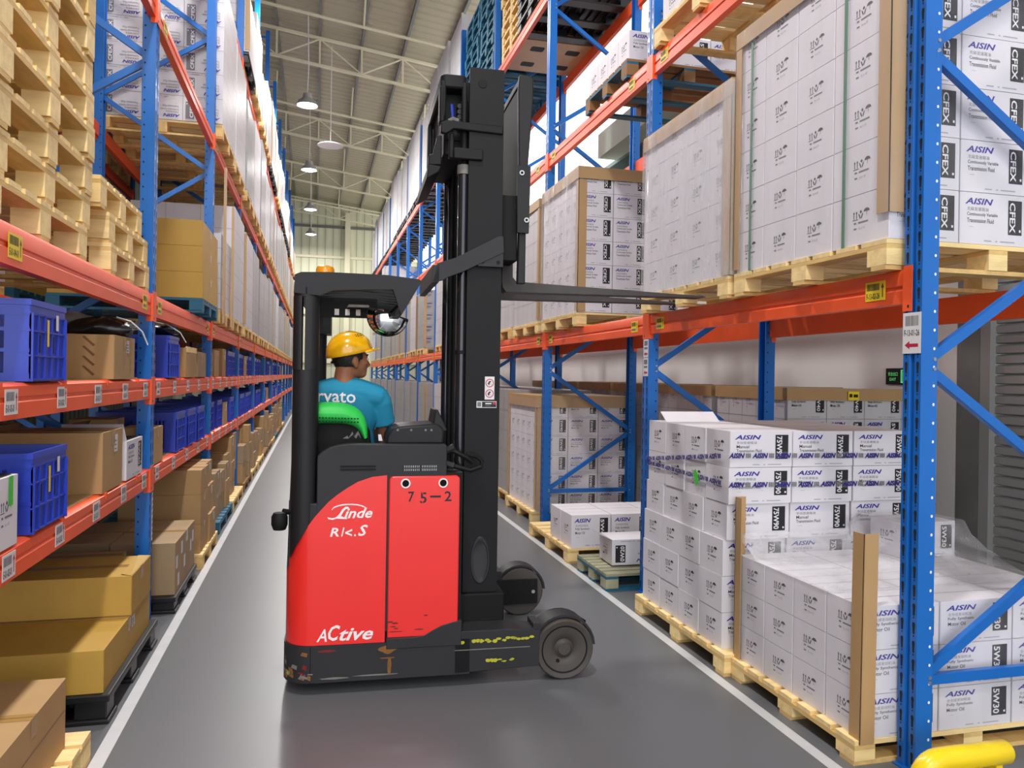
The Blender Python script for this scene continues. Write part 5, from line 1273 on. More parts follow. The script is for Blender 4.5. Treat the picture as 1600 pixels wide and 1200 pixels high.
    m.prism([(-.125, 2.0), (.0, 1.99), (.06, 2.02), (.36, 2.035), (.405, 1.905), (.505, 2.08), (.49, 2.09), (.33, 2.105), (.05, 2.108), (-.09, 2.103), (-.12, 2.09)], 'y', .0, .05, 'truck_black')
    m.prism([(-.10, 2.0), (.0, 1.99), (.06, 2.02), (.36, 2.035), (.405, 1.93), (.505, 2.08), (.49, 2.09), (.33, 2.105), (.05, 2.108), (-.09, 2.103)], 'y', W_ - .05, W_, 'truck_black')
    m.prism([(-.125, 2.0), (-.02, 2.0), (-.02, 2.10), (-.12, 2.09)], 'y', .05, W_ - .05, 'truck_black')
    m.prism([(.385, 1.915), (.405, 1.905), (.505, 2.08), (.475, 2.08)], 'y', .05, W_ - .05, 'truck_black')
    gd = ob('overhead_guard', m.mesh('overhead_guard', 40, fix=True), T)
    for i in range(7):
        b = MB(); y = .14 + i * .155; b.prism([(-.03, 2.06), (.2, 2.07), (.44, 2.055), (.44, 2.075), (.2, 2.092), (-.03, 2.08)], 'y', y, y + .05, 'truck_black'); ob('guard_bar', b, gd)
    b = MB(); b.box(-.02, .60, 1.93, .30, .66, 1.985, 'deep_black')
    for i in range(3): b.box(.06 + i * .06, .598, 1.94, .085 + i * .06, .6, 1.975, 'paper')
    b.prism([(.13, 1.985), (.26, 1.985), (.25, 2.0), (.14, 2.0)], 'y', .56, .62, 'scuff'); b.box(-.02, .6, 1.985, .3, .64, 2.04, 'deep_black'); ob('roof_console', b, gd)
    # beacon
    m = MB(); m.lathe([(.045, 0), (.05, .01), (.05, .028), (.046, .032), (.05, .036), (.05, .060), (.044, .075), (.02, .082), (0, .083)], (0, 0, 0), 'amber', 24); bc = ob('beacon', m, T, (.012, .38, 2.108)); 
    m = MB(); m.lathe([(.055, -.012), (.055, .002), (0, .002)], (0, 0, 0), 'deep_black', 20); ob('beacon_base', m, bc)
    m = MB(); m.box(-.08, .30, 2.085, .10, .46, 2.108, 'truck_black'); ob('beacon_plate', m, T)
    # convex mirror on a bracket under the guard's front edge
    m = MB(); nu, nv = 16, 12; vs_ = []
    for i in range(nv + 1):                                # half dome bulging towards the tail and floor, flat hood on top
        for j in range(nu + 1):
            t = PI * j / nu; r_ = i / nv; px_, pz_ = .110 * r_ * math.cos(t), -.110 * r_ * math.sin(t)
            vs_.append((px_, -.075 * math.sqrt(max(0, 1 - .9 * r_ * r_)), pz_))
    m.add(vs_, [(i * (nu + 1) + j, i * (nu + 1) + j + 1, (i + 1) * (nu + 1) + j + 1, (i + 1) * (nu + 1) + j) for i in range(nv) for j in range(nu)], 'chrome_mirror')
    mir = ob('convex_mirror', m.mesh('convex_mirror', 60, fix=True), T, (.350, .36, 1.922), rot=(math.radians(-8), math.radians(16), 0))
    b = MB(); b.prism([(-.113, -.002), (.113, -.002), (.110, .010), (-.110, .012)], 'y', -.05, .0, 'deep_black')
    b.prism([(.114 * math.cos(PI * k_ / 12), -.114 * math.sin(PI * k_ / 12)) for k_ in range(13)], 'y', -.016, -.004, 'deep_black'); ob('mirror_shell', b, mir)
    b = MB(); b.tube([(.36, .37, 1.945), (.41, .36, 1.99), (.44, .32, 2.04)], .009, 'deep_black', 8); ob('mirror_bracket', b, T)
    # seat
    m = MB(); P = [(-.02, 1.02), (.30, 1.02), (.30, 1.05), (.272, 1.25), (.262, 1.30), (.245, 1.345), (.21, 1.36), (.13, 1.37), (-.02, 1.375)]
    m.prism([(-.06, 1.0), (.285, 1.0), (.285, 1.12), (.268, 1.24), (.262, 1.30), (.245, 1.33), (.205, 1.345), (.08, 1.352), (-.06, 1.352)], 'y', .215, .30, 'deep_black')
    st = ob('seat', m, T, bevel=.015)
    m = MB(); m.prism([(-.06, .93), (.30, .93), (.31, 1.0), (-.06, 1.0)], 'y', .305, .75, 'deep_black'); ob('seat_cushion', m, st, bevel=.02)
    # green cover hugging the top of the backrest: a curved shell
    m = MB(); K = [(-.06, 1.45), (.05, 1.458), (.12, 1.455), (.17, 1.440), (.205, 1.418), (.232, 1.385), (.245, 1.345), (.250, 1.30), (.250, 1.27)]
    bot = [(-.06, 1.335), (.05, 1.340), (.12, 1.338), (.16, 1.330), (.185, 1.318), (.205, 1.300), (.215, 1.285), (.222, 1.27), (.226, 1.262)]
    nn = len(K); vs_ = []
    for (x, z), (x2, z2) in zip(K, bot):
        bulge = .03 * (1 - (x / .26) ** 2)
        vs_ += [(x, .185 - bulge * .3, z), (x * .5 + x2 * .5, .158 - bulge, z * .5 + z2 * .5), (x2, .175 - bulge * .6, z2), (x, .255, z - .004), (x2, .26, z2)]
    fs = []
    for i in range(nn - 1):
        for a, b_ in ((0, 1), (1, 2), (3, 0), (2, 4)): fs.append((i * 5 + a, i * 5 + b_, i * 5 + 5 + b_, i * 5 + 5 + a))
    m.add(vs_, fs, 'seat_green'); g = ob('seat_cover', m.mesh('seat_cover', 60, fix=True), st, label='bright green seat cover')
    sb = g.modifiers.new('s', 'SUBSURF'); sb.levels = 2; sb.render_levels = 2
    b = MB()
    for j in range(2):
        for i in range(13):
            x = .0 + i * .016; b.rect((0, .128, 0), ux, uz, x, 1.372 - .018 * j - .0004 * i, x + .009, 1.379 - .018 * j - .0004 * i, 'deep_black')
    b.v = [(x, y + .02 * (x / .22) ** 2 - .006 + (z - 1.37) * .0, z) for x, y, z in b.v]
    ob('perforation', b, g)
    b = MB(); b.poly((0, .212, 0), ux, uz, [(.12, 1.262), (.145, 1.278), (.15, 1.265), (.17, 1.30), (.18, 1.27), (.20, 1.305), (.215, 1.262), (.2, 1.285), (.19, 1.262), (.168, 1.28), (.15, 1.262)], 'scuff'); ob('worn_print', b, st)
    # dashboard in front of the driver
    m = MB(); m.prism([(.34, 1.24), (.64, 1.24), (.645, 1.30), (.635, 1.33), (.60, 1.348), (.42, 1.335), (.37, 1.318), (.345, 1.28)], 'y', .10, .44, 'truck_black')
    db = ob('dashboard', m.mesh('dashboard', 35, fix=True), T, bevel=.012)
    s = MB(); s.prism([(.585, 1.33), (.60, 1.42), (.612, 1.422), (.665, 1.31), (.64, 1.30)], 'y', .14, .42, 'truck_black'); ob('windshield_cowl', s, db, bevel=.006)
    s = MB()
    for x in (.40, .47, .545, .575): s.cyl((x, .098, 1.315), (x, .101, 1.315), .006, 'scuff', 10)
    ob('knob', s, db)
    s = MB(); s.prism([(.305, 1.255), (.325, 1.255), (.318, 1.285), (.303, 1.285)], 'y', .15, .2, 'paper'); ob('document', s, db)
    # side light on the tail
    m = MB(); m.tube([(-.125, .09, .90), (-.165, .07, .91)], .014, 'deep_black', 10); m.lathe([(0, -.05), (.03, -.045), (.04, -.02), (.04, .02), (.03, .04), (0, .045)], (-.18, .06, .865), 'deep_black', 20)
    ob('tail_lamp', m, T)
    # ---------------- mast
    def channel(x0, x1, y0, y1, t, z0, z1, open_side, mt, mb):
        mb.box(x0, y0, z0, x1, y0 + t, z1, mt); mb.box(x0, y1 - t, z0, x1, y1, z1, mt)
        if open_side > 0: mb.box(x0, y0 + t, z0, x0 + t, y1 - t, z1, mt)
    m = MB(); m.box(.745, .20, .235, .935, .224, 3.275, 'mast_black'); m.box(.745, .224, .235, .765, .30, 3.0, 'mast_black'); m.box(.915, .224, .235, .935, .30, 3.0, 'mast_black')
    m.cyl((.815, .1995, 3.19), (.815, .197, 3.19), .024, 'deep_black', 16)
    mast = ob('mast_rail', m, T, (0.020, 0, 0), bevel=.004)
    q = MB(); q.box(.852, .1985, 1.475, .905, .1998, 1.600, 'paper')
    for z in (1.565, 1.508):
        q.lathe([(.0185, -.0002), (.023, -.0002)], (.8785, .1983, z), 'sticker_red', 24, 'y', False)
        q.bar((.864, .1981, z + .014), (.893, .1981, z - .014), .0006, .004, 'sticker_red', up=(0, 1, 0))
        q.poly((0, .1982, 0), ux, uz, [(.872, z - .012), (.876, z - .012), (.88, z + .002), (.888, z + .008), (.878, z + .012), (.87, z + .002)], 'ink_black')
        q.poly((0, .1982, 0), ux, uz, [(.866, z - .008), (.871, z - .004), (.868, z + .002)], 'ink_black')
    q.box(.808, .1985, 1.430, .918, .1998, 1.466, 'paper'); q.rect((0, .1983, 0), ux, uz, .838, 1.433, .916, 1.463, 'ink_black'); q.rect((0, .1982, 0), ux, uz, .812, 1.436, .833, 1.461, 'ink_gray')
    q.rect((0, .1981, 0), ux, uz, .897, 1.449, .915, 1.462, 'sticker_red'); q.rect((0, .1981, 0), ux, uz, .856, 1.450, .89, 1.456, 'print_white'); q.rect((0, .1981, 0), ux, uz, .856, 1.440, .885, 1.443, 'ink_gray')
    ob('warning_label', q, mast, label='white prohibition label and black maker plate')
    q = MB(); q.lathe([(.058, -.002), (.062, -.006), (.07, -.006), (.074, .0)], (0, 0, 0), 'truck_gray', 28, 'y'); q.v = [(x * .72, y, z * 1.75) for x, y, z in q.v]
    q.add([(.04 * math.cos(a), -.0015, .1 * math.sin(a)) for a in [2 * PI * i / 24 for i in range(24)]], [tuple(range(24))[::-1]], 'deep_black')
    ob('oval_plate', q, mast, (.84, .2, .60))
    m = MB(); m.box(.745, .95, .235, .935, .974, 3.25, 'mast_black'); m.box(.745, .87, .235, .765, .95, 3.0, 'mast_black'); ob('mast_rail', m, T, (0.020, 0, 0), bevel=.004)
    m = MB(); m.box(.72, .27, .30, .90, .285, 3.22, 'mast_black'); m.box(.72, .285, .30, .735, .33, 3.2, 'mast_black'); m.box(.72, .87, .30, .90, .885, 3.22, 'mast_black'); m.box(.72, .84, .3, .735, .87, 3.2, 'mast_black'); ob('inner_mast', m, T, (0.030, 0, 0), bevel=.003)
    m = MB(); m.cyl((.71, .245, .4), (.71, .245, 2.72), .03, 'cylinder', 20); m.cyl((.71, .92, .4), (.71, .92, 2.9), .03, 'cylinder', 20); m.cyl((.71, .245, 2.72), (.71, .245, 3.1), .02, 'deep_black', 16)
    m.cyl((.71, .245, 2.70), (.71, .245, 2.75), .036, 'scuff', 16); m.cyl((.71, .245, 1.72), (.71, .245, 1.74), .034, 'deep_black', 16); ob('lift_cylinder', m, T, (0.035, 0, 0))
    m = MB(); z = 1.0
    while z < 3.0:
        m.box(.716, .34, z, .728, .352, z + .018, 'deep_black'); m.box(.7185, .338, z + .018, .7255, .354, z + .028, 'deep_black' if z > 1.75 else 'paint_white'); z += .028
    ob('lift_chain', m, T, (0.012, 0, 0))
    # head of the mast: top yoke, brackets and hoses
    m = MB()
    m.prism(rr(.60, .215, .745, .96, .03, 4), 'z', 3.16, 3.235, 'mast_black'); m.box(.595, .215, 2.97, .625, .30, 3.17, 'mast_black'); m.box(.595, .87, 2.9, .625, .96, 3.17, 'mast_black'); m.box(.715, .216, 2.96, .745, .25, 3.2, 'mast_black')
    m.box(.63, .31, 2.82, .735, .95, 3.165, 'deep_black'); m.box(.60, .215, 3.0, .63, .235, 3.2, 'mast_black')
    ob('mast_yoke', m, T, (0.010, 0, 0), bevel=.01)
    m = MB(); m.prism([(.59, 2.905), (.62, 2.90), (.66, 2.93), (.93, 2.92), (.93, 2.965), (.62, 2.975), (.59, 2.96)], 'y', .185, .215, 'mast_black'); m.prism([(.53, 2.735), (.60, 2.74), (.60, 2.9), (.575, 2.9), (.555, 2.80), (.53, 2.79)], 'y', .22, .27, 'mast_black')
    m.prism([(.52, 2.66), (.585, 2.70), (.60, 2.735), (.53, 2.74)], 'y', .22, .9, 'mast_black'); m.box(.66, .18, 2.77, .82, .21, 2.83, 'mast_black'); m.box(.64, .215, 2.78, .665, .25, 2.92, 'mast_black')
    m.box(.63, .3, 2.9, .72, .88, 2.95, 'mast_black')
    ob('mast_bracket', m, T, (0.020, 0, 0), bevel=.006)
    m = MB(); m.tube([(.66, .3, 3.1), (.67, .32, 3.02), (.655, .30, 2.96)], .012, 'crate_blue', 6); m.tube([(.69, .33, 3.1), (.66, .34, 3.0), (.65, .35, 2.95)], .010, 'crate_blue', 6)
    for i in range(4): m.cyl((.70, .26, 2.99 + i * .03), (.70, .31, 2.99 + i * .03), .014, 'truck_gray', 10)
    m.tube([(.64, .25, 2.99), (.66, .24, 3.0), (.69, .25, 2.995)], .012, 'scuff', 6); ob('hose', m, T, (0.020, 0, 0))
    # cross tie bar halfway up
    m = MB(); m.prism([(.575, 2.095), (.63, 2.112), (.66, 2.13), (.735, 2.16), (.96, 2.275), (.955, 2.362), (.93, 2.36), (.70, 2.235), (.60, 2.20)], 'y', .165, .195, 'truck_gray'); m.box(.575, .165, 2.10, .61, .95, 2.19, 'truck_gray')
    m.box(.82, .17, 2.195, .958, .1955, 2.30, 'truck_gray'); m.cyl((.845, .169, 2.22), (.845, .167, 2.22), .010, 'deep_black', 10); m.cyl((.93, .169, 2.22), (.93, .167, 2.22), .010, 'deep_black', 10)
    ob('tie_bar', m, T, bevel=.006)
    # hydraulic hoses at the mast foot
    m = MB()
    m.tube([(.64, .16, 1.19), (.70, .13, 1.20), (.77, .12, 1.165), (.80, .13, 1.14)], .013, 'deep_black', 8)
    m.tube([(.66, .16, 1.13), (.72, .13, 1.115), (.79, .12, 1.10), (.845, .12, 1.12), (.85, .125, 1.15), (.82, .125, 1.175), (.77, .13, 1.185)], .012, 'deep_black', 8)
    m.cyl((.655, .14, 1.20), (.70, .13, 1.225), .018, 'truck_gray', 10); m.cyl((.655, .14, 1.135), (.70, .13, 1.12), .018, 'truck_gray', 10)
    ob('hydraulic_hose', m, T)
    m = MB(); m.box(.66, .16, .24, .98, 1.09, .43, 'deep_black'); m.box(.742, .19, .24, .94, .215, .42, 'truck_black'); ob('mast_carriage', m, T, (0.010, 0, 0), bevel=.008)
    # ---------------- fork carriage, load guard, forks
    m = MB(); m.prism([(1.045, 2.12), (1.09, 2.12), (1.09, 2.42), (1.085, 2.6), (1.12, 3.15), (1.12, 3.27), (1.10, 3.285), (1.04, 3.285), (1.035, 3.2), (1.05, 2.5)], 'y', .26, .30, 'truck_black')
    m.prism([(1.045, 2.12), (1.09, 2.12), (1.09, 2.42), (1.12, 3.15), (1.12, 3.27), (1.04, 3.285), (1.05, 2.5)], 'y', .96, 1.0, 'truck_black'); m.box(1.045, .30, 3.24, 1.10, .96, 3.28, 'truck_black'); m.box(1.05, .30, 2.5, 1.07, .96, 3.24, 'deep_black')
    m.box(.94, .30, 2.25, 1.05, .96, 2.62, 'deep_black')
    cg = ob('load_guard', m.mesh('load_guard', 30, fix=True), T, (.012, 0, 0), bevel=.006)
    m = MB(); m.prism([(1.035, 2.40), (1.10, 2.40), (1.105, 2.77), (1.03, 2.77)], 'y', .232, .26, 'truck_black')
    for z, x in ((2.73, 1.055), (2.47, 1.085)): m.cyl((x, .231, z), (x, .226, z), .014, 'steel', 12); m.cyl((x, .2255, z), (x, .225, z), .008, 'deep_black', 10)
    ob('side_shift_plate', m, cg)
    for y in (.49, .90):
        m = MB(); m.prism([(1.04, 2.098), (1.30, 2.100), (2.28, 2.108), (2.30, 2.112), (2.28, 2.118), (1.32, 2.152), (1.10, 2.160), (1.078, 2.185), (1.075, 2.60), (1.02, 2.60), (1.015, 2.16), (1.02, 2.125)], 'y', y, y + .11, 'fork_steel')
        ob('fork', m.mesh('fork', 30, fix=True), T)
build_truck()

# ================================================================== the driver
def build_person():
    def limb(m, pts, radii, mt='skin', n=14, flat=1.0):
        """tapered limb with rounded ends"""
        P = [Vector(p) for p in pts]; out, rad = [], []
        d0 = (P[0] - P[1]).normalized(); d1 = (P[-1] - P[-2]).normalized()
        for a in (80, 55, 28): out.append(P[0] + d0 * radii[0] * math.sin(math.radians(a))); rad.append(radii[0] * math.cos(math.radians(a)))
        for i in range(len(P) - 1):
            k = 5
            for j in range(k):
                t = j / k; out.append(P[i].lerp(P[i + 1], t)); rad.append(radii[i] + (radii[i + 1] - radii[i]) * t)
        out.append(P[-1]); rad.append(radii[-1])
        for a in (28, 55, 80): out.append(P[-1] + d1 * radii[-1] * math.sin(math.radians(a))); rad.append(radii[-1] * math.cos(math.radians(a)))
        m.tube(out, 0, mt, n, rad)
    def ell(m, c, r, mt='skin', rot=None, n=20, k=14):
        vs_ = []; c = Vector(c)
        for i in range(k + 1):
            t = PI * i / k - PI / 2
            for j in range(n):
                p = 2 * PI * j / n; v = Vector((max(math.cos(t), .02) * math.cos(p) * r[0], max(math.cos(t), .02) * math.sin(p) * r[1], math.sin(t) * r[2]))
                vs_.append(c + (rot @ v if rot else v))
        m.add(vs_, [(i * n + j, i * n + (j + 1) % n, (i + 1) * n + (j + 1) % n, (i + 1) * n + j) for i in range(k) for j in range(n)] + [tuple(range(n))[::-1], tuple(range(k * n, k * n + n))], mt)
    def fuse(m, name, voxel, mt, smooth=4):
        """one closed surface from the overlapping limbs"""
        me = m.mesh('raw', fix=True); o = bpy.data.objects.new('raw', me); COL.objects.link(o)
        r = o.modifiers.new('r', 'REMESH'); r.mode = 'VOXEL'; r.voxel_size = voxel
        s = o.modifiers.new('s', 'SMOOTH'); s.factor = .5; s.iterations = smooth
        new = bpy.data.meshes.new_from_object(o.evaluated_get(bpy.context.evaluated_depsgraph_get())); new.name = name
        bpy.data.objects.remove(o); bpy.data.meshes.remove(me)
        new.materials.clear(); new.materials.append(MATS[mt])
        new.polygons.foreach_set('material_index', [0] * len(new.polygons)); new.polygons.foreach_set('use_smooth', [True] * len(new.polygons)); return new
    sx = .105                                           # middle of the body along the truck
    Hc = Vector((.135, .455, 1.685)); A = math.radians(24)  # head turned to the forks
    Rm = Matrix.Rotation(A, 3, 'Z') @ Matrix.Rotation(math.radians(-4), 3, 'Y')
    hd = lambda x, y, z: Hc + Rm @ Vector((x, y, z))
    b = MB()
    # head
    ell(b, hd(-.008, 0, .018), (.096, .077, .098), rot=Rm); ell(b, hd(.022, 0, -.035), (.072, .062, .072), rot=Rm); ell(b, hd(.052, 0, -.082), (.036, .042, .028), rot=Rm)
    ell(b, hd(.068, 0, .012), (.026, .055, .03), rot=Rm)
    b.tube([hd(.083, 0, .005), hd(.098, 0, -.018), hd(.107, 0, -.036), hd(.090, 0, -.044)], 0, 'skin', 8, [.009, .011, .015, .012])
    for s in (-1, 1):
        ell(b, hd(.100, s * .012, -.038), (.009, .009, .008), rot=Rm); ell(b, hd(.058, s * .042, -.022), (.024, .02, .02), rot=Rm)
        ell(b, hd(-.006, s * .080, -.018), (.019, .009, .032), rot=Rm, n=12, k=10); ell(b, hd(.0, s * .077, -.042), (.011, .008, .012), rot=Rm, n=10, k=8)
    ell(b, hd(.082, 0, -.062), (.012, .024, .006), rot=Rm); ell(b, hd(.081, 0, -.072), (.012, .021, .006), rot=Rm)
    limb(b, [hd(-.032, 0, -.05), (.10, .432, 1.575), (sx, .425, 1.50)], [.056, .056, .068])
    # trunk
    ell(b, (sx, .445, 1.38), (.165, .105, .18)); ell(b, (sx, .445, 1.20), (.15, .105, .17)); ell(b, (sx, .455, 1.10), (.165, .125, .085))
    limb(b, [(sx - .16, .44, 1.485), (sx + .16, .44, 1.485)], [.062, .062])
    arms = []
    Rh, Lh = Vector((.42, .70, 1.225)), Vector((.03, .80, 1.20))
    for s, sh, el_, wr in ((1, (sx + .185, .445, 1.475), (.338, .515, 1.232), Rh), (-1, (sx - .165, .455, 1.475), (-.045, .60, 1.235), Lh)):
        limb(b, [sh, Vector(sh).lerp(Vector(el_), .5), el_], [.056, .050, .041]); limb(b, [el_, Vector(el_).lerp(wr, .35), wr], [.043, .042, .028])
        d = (wr - Vector(el_)).normalized(); side = d.cross(Vector((0, 0, 1))).normalized(); dn = side.cross(d).normalized()
        pc = wr + d * .05; ell(b, pc, (.035, .046, .018), rot=Matrix((d, side, dn)).transposed(), n=14, k=10)
        for q, ln in zip((-.030, -.010, .010, .029), (.068, .078, .073, .056)):
            k0 = pc + d * .034 + side * q * s; k1 = k0 + d * ln * .45 - dn * .012; k2 = k1 + d * ln * .22 - dn * .026; k3 = k2 - d * .008 - dn * ln * .26
            limb(b, [k0 - d * .02, k0, k1, k2, k3], [.010, .0098, .009, .0085, .0078], n=8)
        t0 = wr + d * .028 - side * .03 * s; t1 = t0 + d * .028 - side * .024 * s - dn * .012; t2 = t1 + d * .030 - side * .004 * s - dn * .014
        limb(b, [t0, t1, t2], [.013, .011, .0095], n=8)
    for s in (-1, 1):
        hx = sx + s * .095; limb(b, [(hx, .46, 1.105), (hx + s * .01, .70, 1.12), (hx + s * .02, .90, 1.09)], [.083, .072, .058]); limb(b, [(hx + s * .02, .90, 1.09), (hx + s * .02, .905, .93), (hx + s * .02, .90, .72)], [.057, .054, .038])
        limb(b, [(hx + s * .02, .88, .665), (hx + s * .02, 1.06, .655)], [.036, .03])
    body = fuse(b, 'person', .0065, 'skin', 3)
    P = thing('person', body, 'seated driver in yellow helmet and blue T-shirt, back to camera, looking towards the forks', 'person', (TLOC[0] + .02, TLOC[1], 0), TA)
    # T-shirt: inflated trunk with short sleeves
    t = MB()
    ell(t, (sx, .438, 1.38), (.182, .118, .185), 'shirt'); ell(t, (sx, .440, 1.22), (.170, .118, .19), 'shirt'); ell(t, (sx, .45, 1.12), (.180, .132, .09), 'shirt')
    limb(t, [(sx - .165, .437, 1.478), (sx - .06, .432, 1.502), (sx + .06, .432, 1.502), (sx + .165, .437, 1.478)], [.073, .082, .082, .073], 'shirt')
    t.tube([(.102, .432, 1.49), (.102, .432, 1.556)], 0, 'shirt', 18, [.088, .064])
    for s, sh, el_ in ((1, (sx + .185, .445, 1.475), (.338, .515, 1.232)), (-1, (sx - .165, .455, 1.475), (-.045, .60, 1.235))):
        a, c = Vector(sh), Vector(el_); pts = [a.lerp(c, q) for q in (-.12, .1, .3, .5, .62)]
        t.tube(pts, 0, 'shirt', 16, [.055, .070, .069, .068, .071])
    sm = fuse(t, 'tshirt', .0075, 'shirt', 5)
    sh = ob('tshirt', sm, P, label='blue T-shirt')
    tree = BVHTree.FromPolygons([v.co for v in sm.vertices], [tuple(p.vertices) for p in sm.polygons])
    q = MB(); vs_, fs, tw, th = text_mesh('arvato', 0, .012); W_ = .25; k = W_ / tw; out = []
    for x, z in vs_:
        X, Z = -.085 + x * k, 1.448 + z * k - .03 * max(0, x * k - .12)
        hit = tree.ray_cast(Vector((X, -.5, Z)), Vector((0, 1, 0))); y = hit[0].y if hit[0] else .33
        out.append((X, y - .0022, Z))
    q.add(out, fs, 'paint_white'); ob('back_print', q, sh, label='white lettering')
    # hair showing under the helmet
    h = MB(); n, kk = 28, 12; vv = []
    for i in range(kk + 1):
        for j in range(n + 1):
            el2 = -.62 + 1.0 * i / kk; az = math.radians(62) + (2 * PI - math.radians(124)) * j / n
            wob = R.uniform(-.002, .002)
            vv.append(hd(-.006 + (.1005 + wob) * math.cos(el2) * math.cos(az), (.0815 + wob) * math.cos(el2) * math.sin(az), .018 + (.100 + wob) * math.sin(el2) * (1.0 if math.cos(az) < 0.2 else .55)))
    h.add(vv, [(i * (n + 1) + j, i * (n + 1) + j + 1, (i + 1) * (n + 1) + j + 1, (i + 1) * (n + 1) + j) for i in range(kk) for j in range(n)], 'hair')
    ho = ob('hair', h.mesh('hair', 60), P); so = ho.modifiers.new('s', 'SOLIDIFY'); so.thickness = .006; so.offset = -1
    for s in (-1, 1):
        e = MB(); ell(e, hd(.080, s * .033, -.004), (.011, .013, .009), 'eye_white', n=12, k=8); ell(e, hd(.089, s * .033, -.004), (.004, .006, .006), 'ink_black', n=10, k=6); ob('eye', e.mesh('eye', 60), P)
        e = MB(); e.tube([hd(.091, s * .016, .017), hd(.089, s * .034, .021), hd(.074, s * .052, .014)], .0045, 'hair', 6); ob('eyebrow', e, P)
    # trousers and shoes
    t = MB(); ell(t, (sx, .46, 1.09), (.178, .138, .085), 'trousers')
    for s in (-1, 1):
        hx = sx + s * .095; limb(t, [(hx, .46, 1.105), (hx + s * .01, .70, 1.12), (hx + s * .02, .90, 1.09)], [.092, .080, .067], 'trousers'); limb(t, [(hx + s * .02, .90, 1.09), (hx + s * .02, .905, .93), (hx + s * .02, .90, .735)], [.067, .063, .055], 'trousers')
    ob('trousers', fuse(t, 'trousers', .010, 'trousers', 4), P)
    for s in (-1, 1):
        hx = sx + s * .115; t = MB(); t.prism([(.83, .622), (1.11, .622), (1.11, .65), (1.02, .70), (.93, .735), (.85, .735), (.83, .69)], 'x', hx - .046, hx + .046, 'deep_black'); ob('shoe', t, P, bevel=.012)
    # hard hat: a thing he wears, moves with the head
    m = MB(); n = 40; kk = 14; vv = []
    tilt = Matrix.Rotation(math.radians(-13), 3, 'Y'); Hm = Matrix.Rotation(A, 3, 'Z') @ tilt; base = Hc + Vector((-.006, 0, .034))
    hp = lambda x, y, z: base + Hm @ Vector((x, y, z))
    for i in range(kk + 1):
        t_ = .5 * PI * i / kk
        for j in range(n):
            p = 2 * PI * j / n; ridge = 1 + .018 * math.exp(-(math.sin(p) / .16) ** 2) * math.sin(t_) ; fl = 1 + (.035 if i == 0 else 0)
            vv.append(hp(math.cos(t_) * math.cos(p) * .128 * fl, math.cos(t_) * math.sin(p) * .108 * fl, (math.sin(t_) ** .92) * .118 * ridge - (.004 if i == 0 else 0)))
    m.add(vv, [(i * n + j, i * n + (j + 1) % n, (i + 1) * n + (j + 1) % n, (i + 1) * n + j) for i in range(kk) for j in range(n)], 'helmet')
    # peak
    V = []; nb = 16
    for j in range(nb + 1):
        p = math.radians(-72 + 144 * j / nb); ext = .052 * math.cos(p * 1.15) ** .8 if math.cos(p * 1.15) > 0 else 0
        for r_, z in ((1.0, .002), (1.0 + ext / .128, -.010 - ext * .02)): V.append(hp(math.cos(p) * .128 * r_, math.sin(p) * .108 * (1 + (r_ - 1) * .9), z))
    m.add(V, [(2 * j, 2 * j + 1, 2 * j + 3, 2 * j + 2) for j in range(nb)], 'helmet')
    me = m.mesh('hard_hat', 50)
    hh = ob('hard_hat', me, P, label='yellow hard hat'); so = hh.modifiers.new('s', 'SOLIDIFY'); so.thickness = .004; so.offset = 1
    v = MB()
    for i in range(4):
        for r_ in range(2):
            c = hp(.0 + i * .016, -.108 * math.cos(.8 + r_ * .11) - .0015, .118 * math.sin(.8 + r_ * .11) + .002); v.bar(c, c + Hm @ Vector((.011, 0, .003)), .002, .0035, 'deep_black')
    ob('vent_slot', v, hh)
    b = MB(); b.tube([hd(-.095, -.04, -.01), hd(-.105, 0, -.012), hd(-.095, .04, -.01)], .010, 'deep_black', 8, flat=.5); ob('headband', b, hh)
build_person()

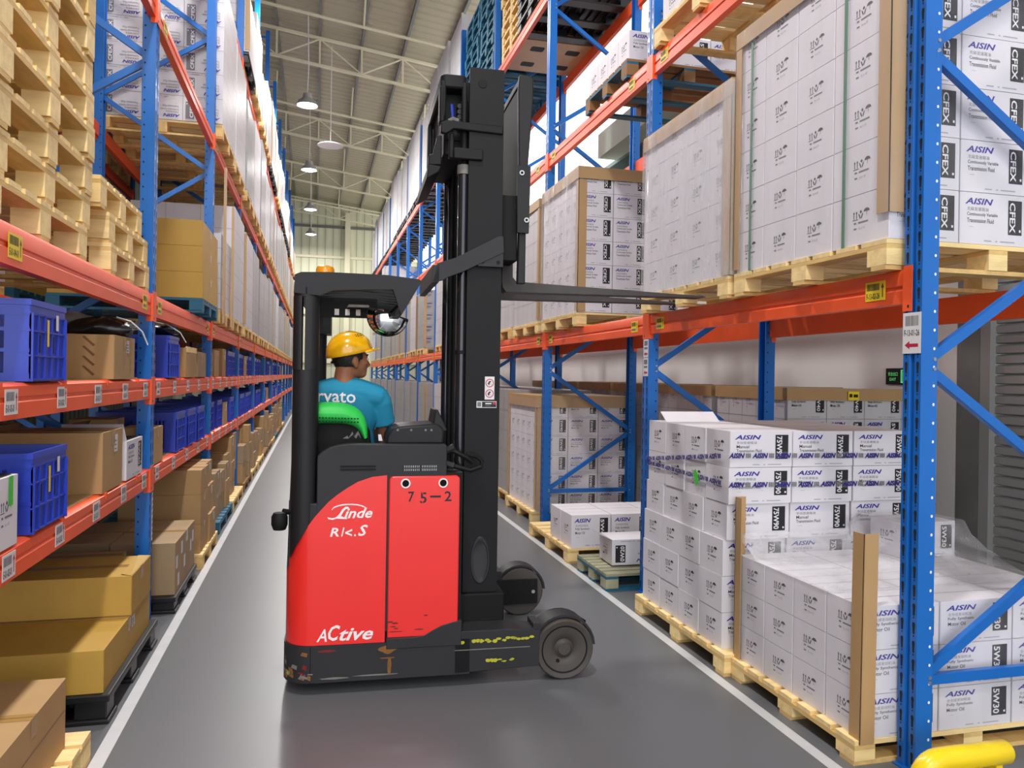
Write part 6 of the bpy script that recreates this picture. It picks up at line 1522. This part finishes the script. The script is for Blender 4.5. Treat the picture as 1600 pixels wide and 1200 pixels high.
# ================================================================== bollard guard at the near post
def build_guard():
    m = MB(); r = .044; z = .185; x0, y0 = 2.215, 2.42
    pts = [(x0, y0, .01), (x0, y0, .10)] + [(x0 + .085 * (1 - math.cos(a)), y0, .10 + .085 * math.sin(a)) for a in [PI * .5 * i / 6 for i in range(1, 7)]] + [(2.45, y0, z), (2.60, y0, z), (2.613, y0, z)]
    m.tube(pts, r, 'guard_yellow', 24, [r] * (len(pts) - 1) + [r * .8])
    o = thing('post_guard', m.mesh('pipe', 50), 'yellow bent pipe guard on the floor before the near blue post', 'guard rail')
    b = MB(); b.box(x0 - .08, y0 - .08, 0, x0 + .08, y0 + .08, .01, 'guard_yellow'); b.box(2.54, y0 - .02, 0, 2.57, y0 + .02, .15, 'guard_yellow'); b.box(2.48, y0 - .08, 0, 2.63, y0 + .08, .01, 'guard_yellow'); ob('floor_plate', b, o)
build_guard()
def build_sign():
    m = MB(); m.box(-.012, -.17, -.075, 0, .17, .075, 'deep_black'); o = (-.0125, 0, 0); ux, uz = (0, -1, 0), (0, 0, 1)
    m.rect(o, ux, uz, .02, -.06, .13, .06, 'sign_green'); o2 = (-.0128, 0, 0)
    m.rect(o2, ux, uz, .035, -.045, .075, .05, 'deep_black'); m.rect((-.0131, 0, 0), ux, uz, .042, -.045, .068, .043, 'sign_green')
    m.poly((-.0134, 0, 0), ux, uz, [(.075, .02), (.10, .028), (.112, .01), (.106, .004), (.098, .016), (.094, -.004), (.112, -.022), (.106, -.04), (.098, -.036), (.101, -.024), (.084, -.008), (.07, -.034), (.062, -.03), (.076, -.002), (.082, .012)], 'deep_black')
    m.poly((-.0134, 0, 0), ux, uz, [(.106 + .008 * math.cos(a), .037 + .008 * math.sin(a)) for a in [i * PI / 4 for i in range(8)]], 'deep_black')
    m.text(o, ux, uz, '安全出口', -.14, .005, .035, 'sign_green', w=.12); m.text(o, ux, uz, 'EXIT', -.12, -.04, .026, 'sign_green', w=.08)
    thing('exit_sign', m, 'black and green running man exit sign on the white wall', 'sign', (5.198, 6.0, 1.66))
mat('sign_green', (90, 200, 110), .5, emit=.5)
build_sign()
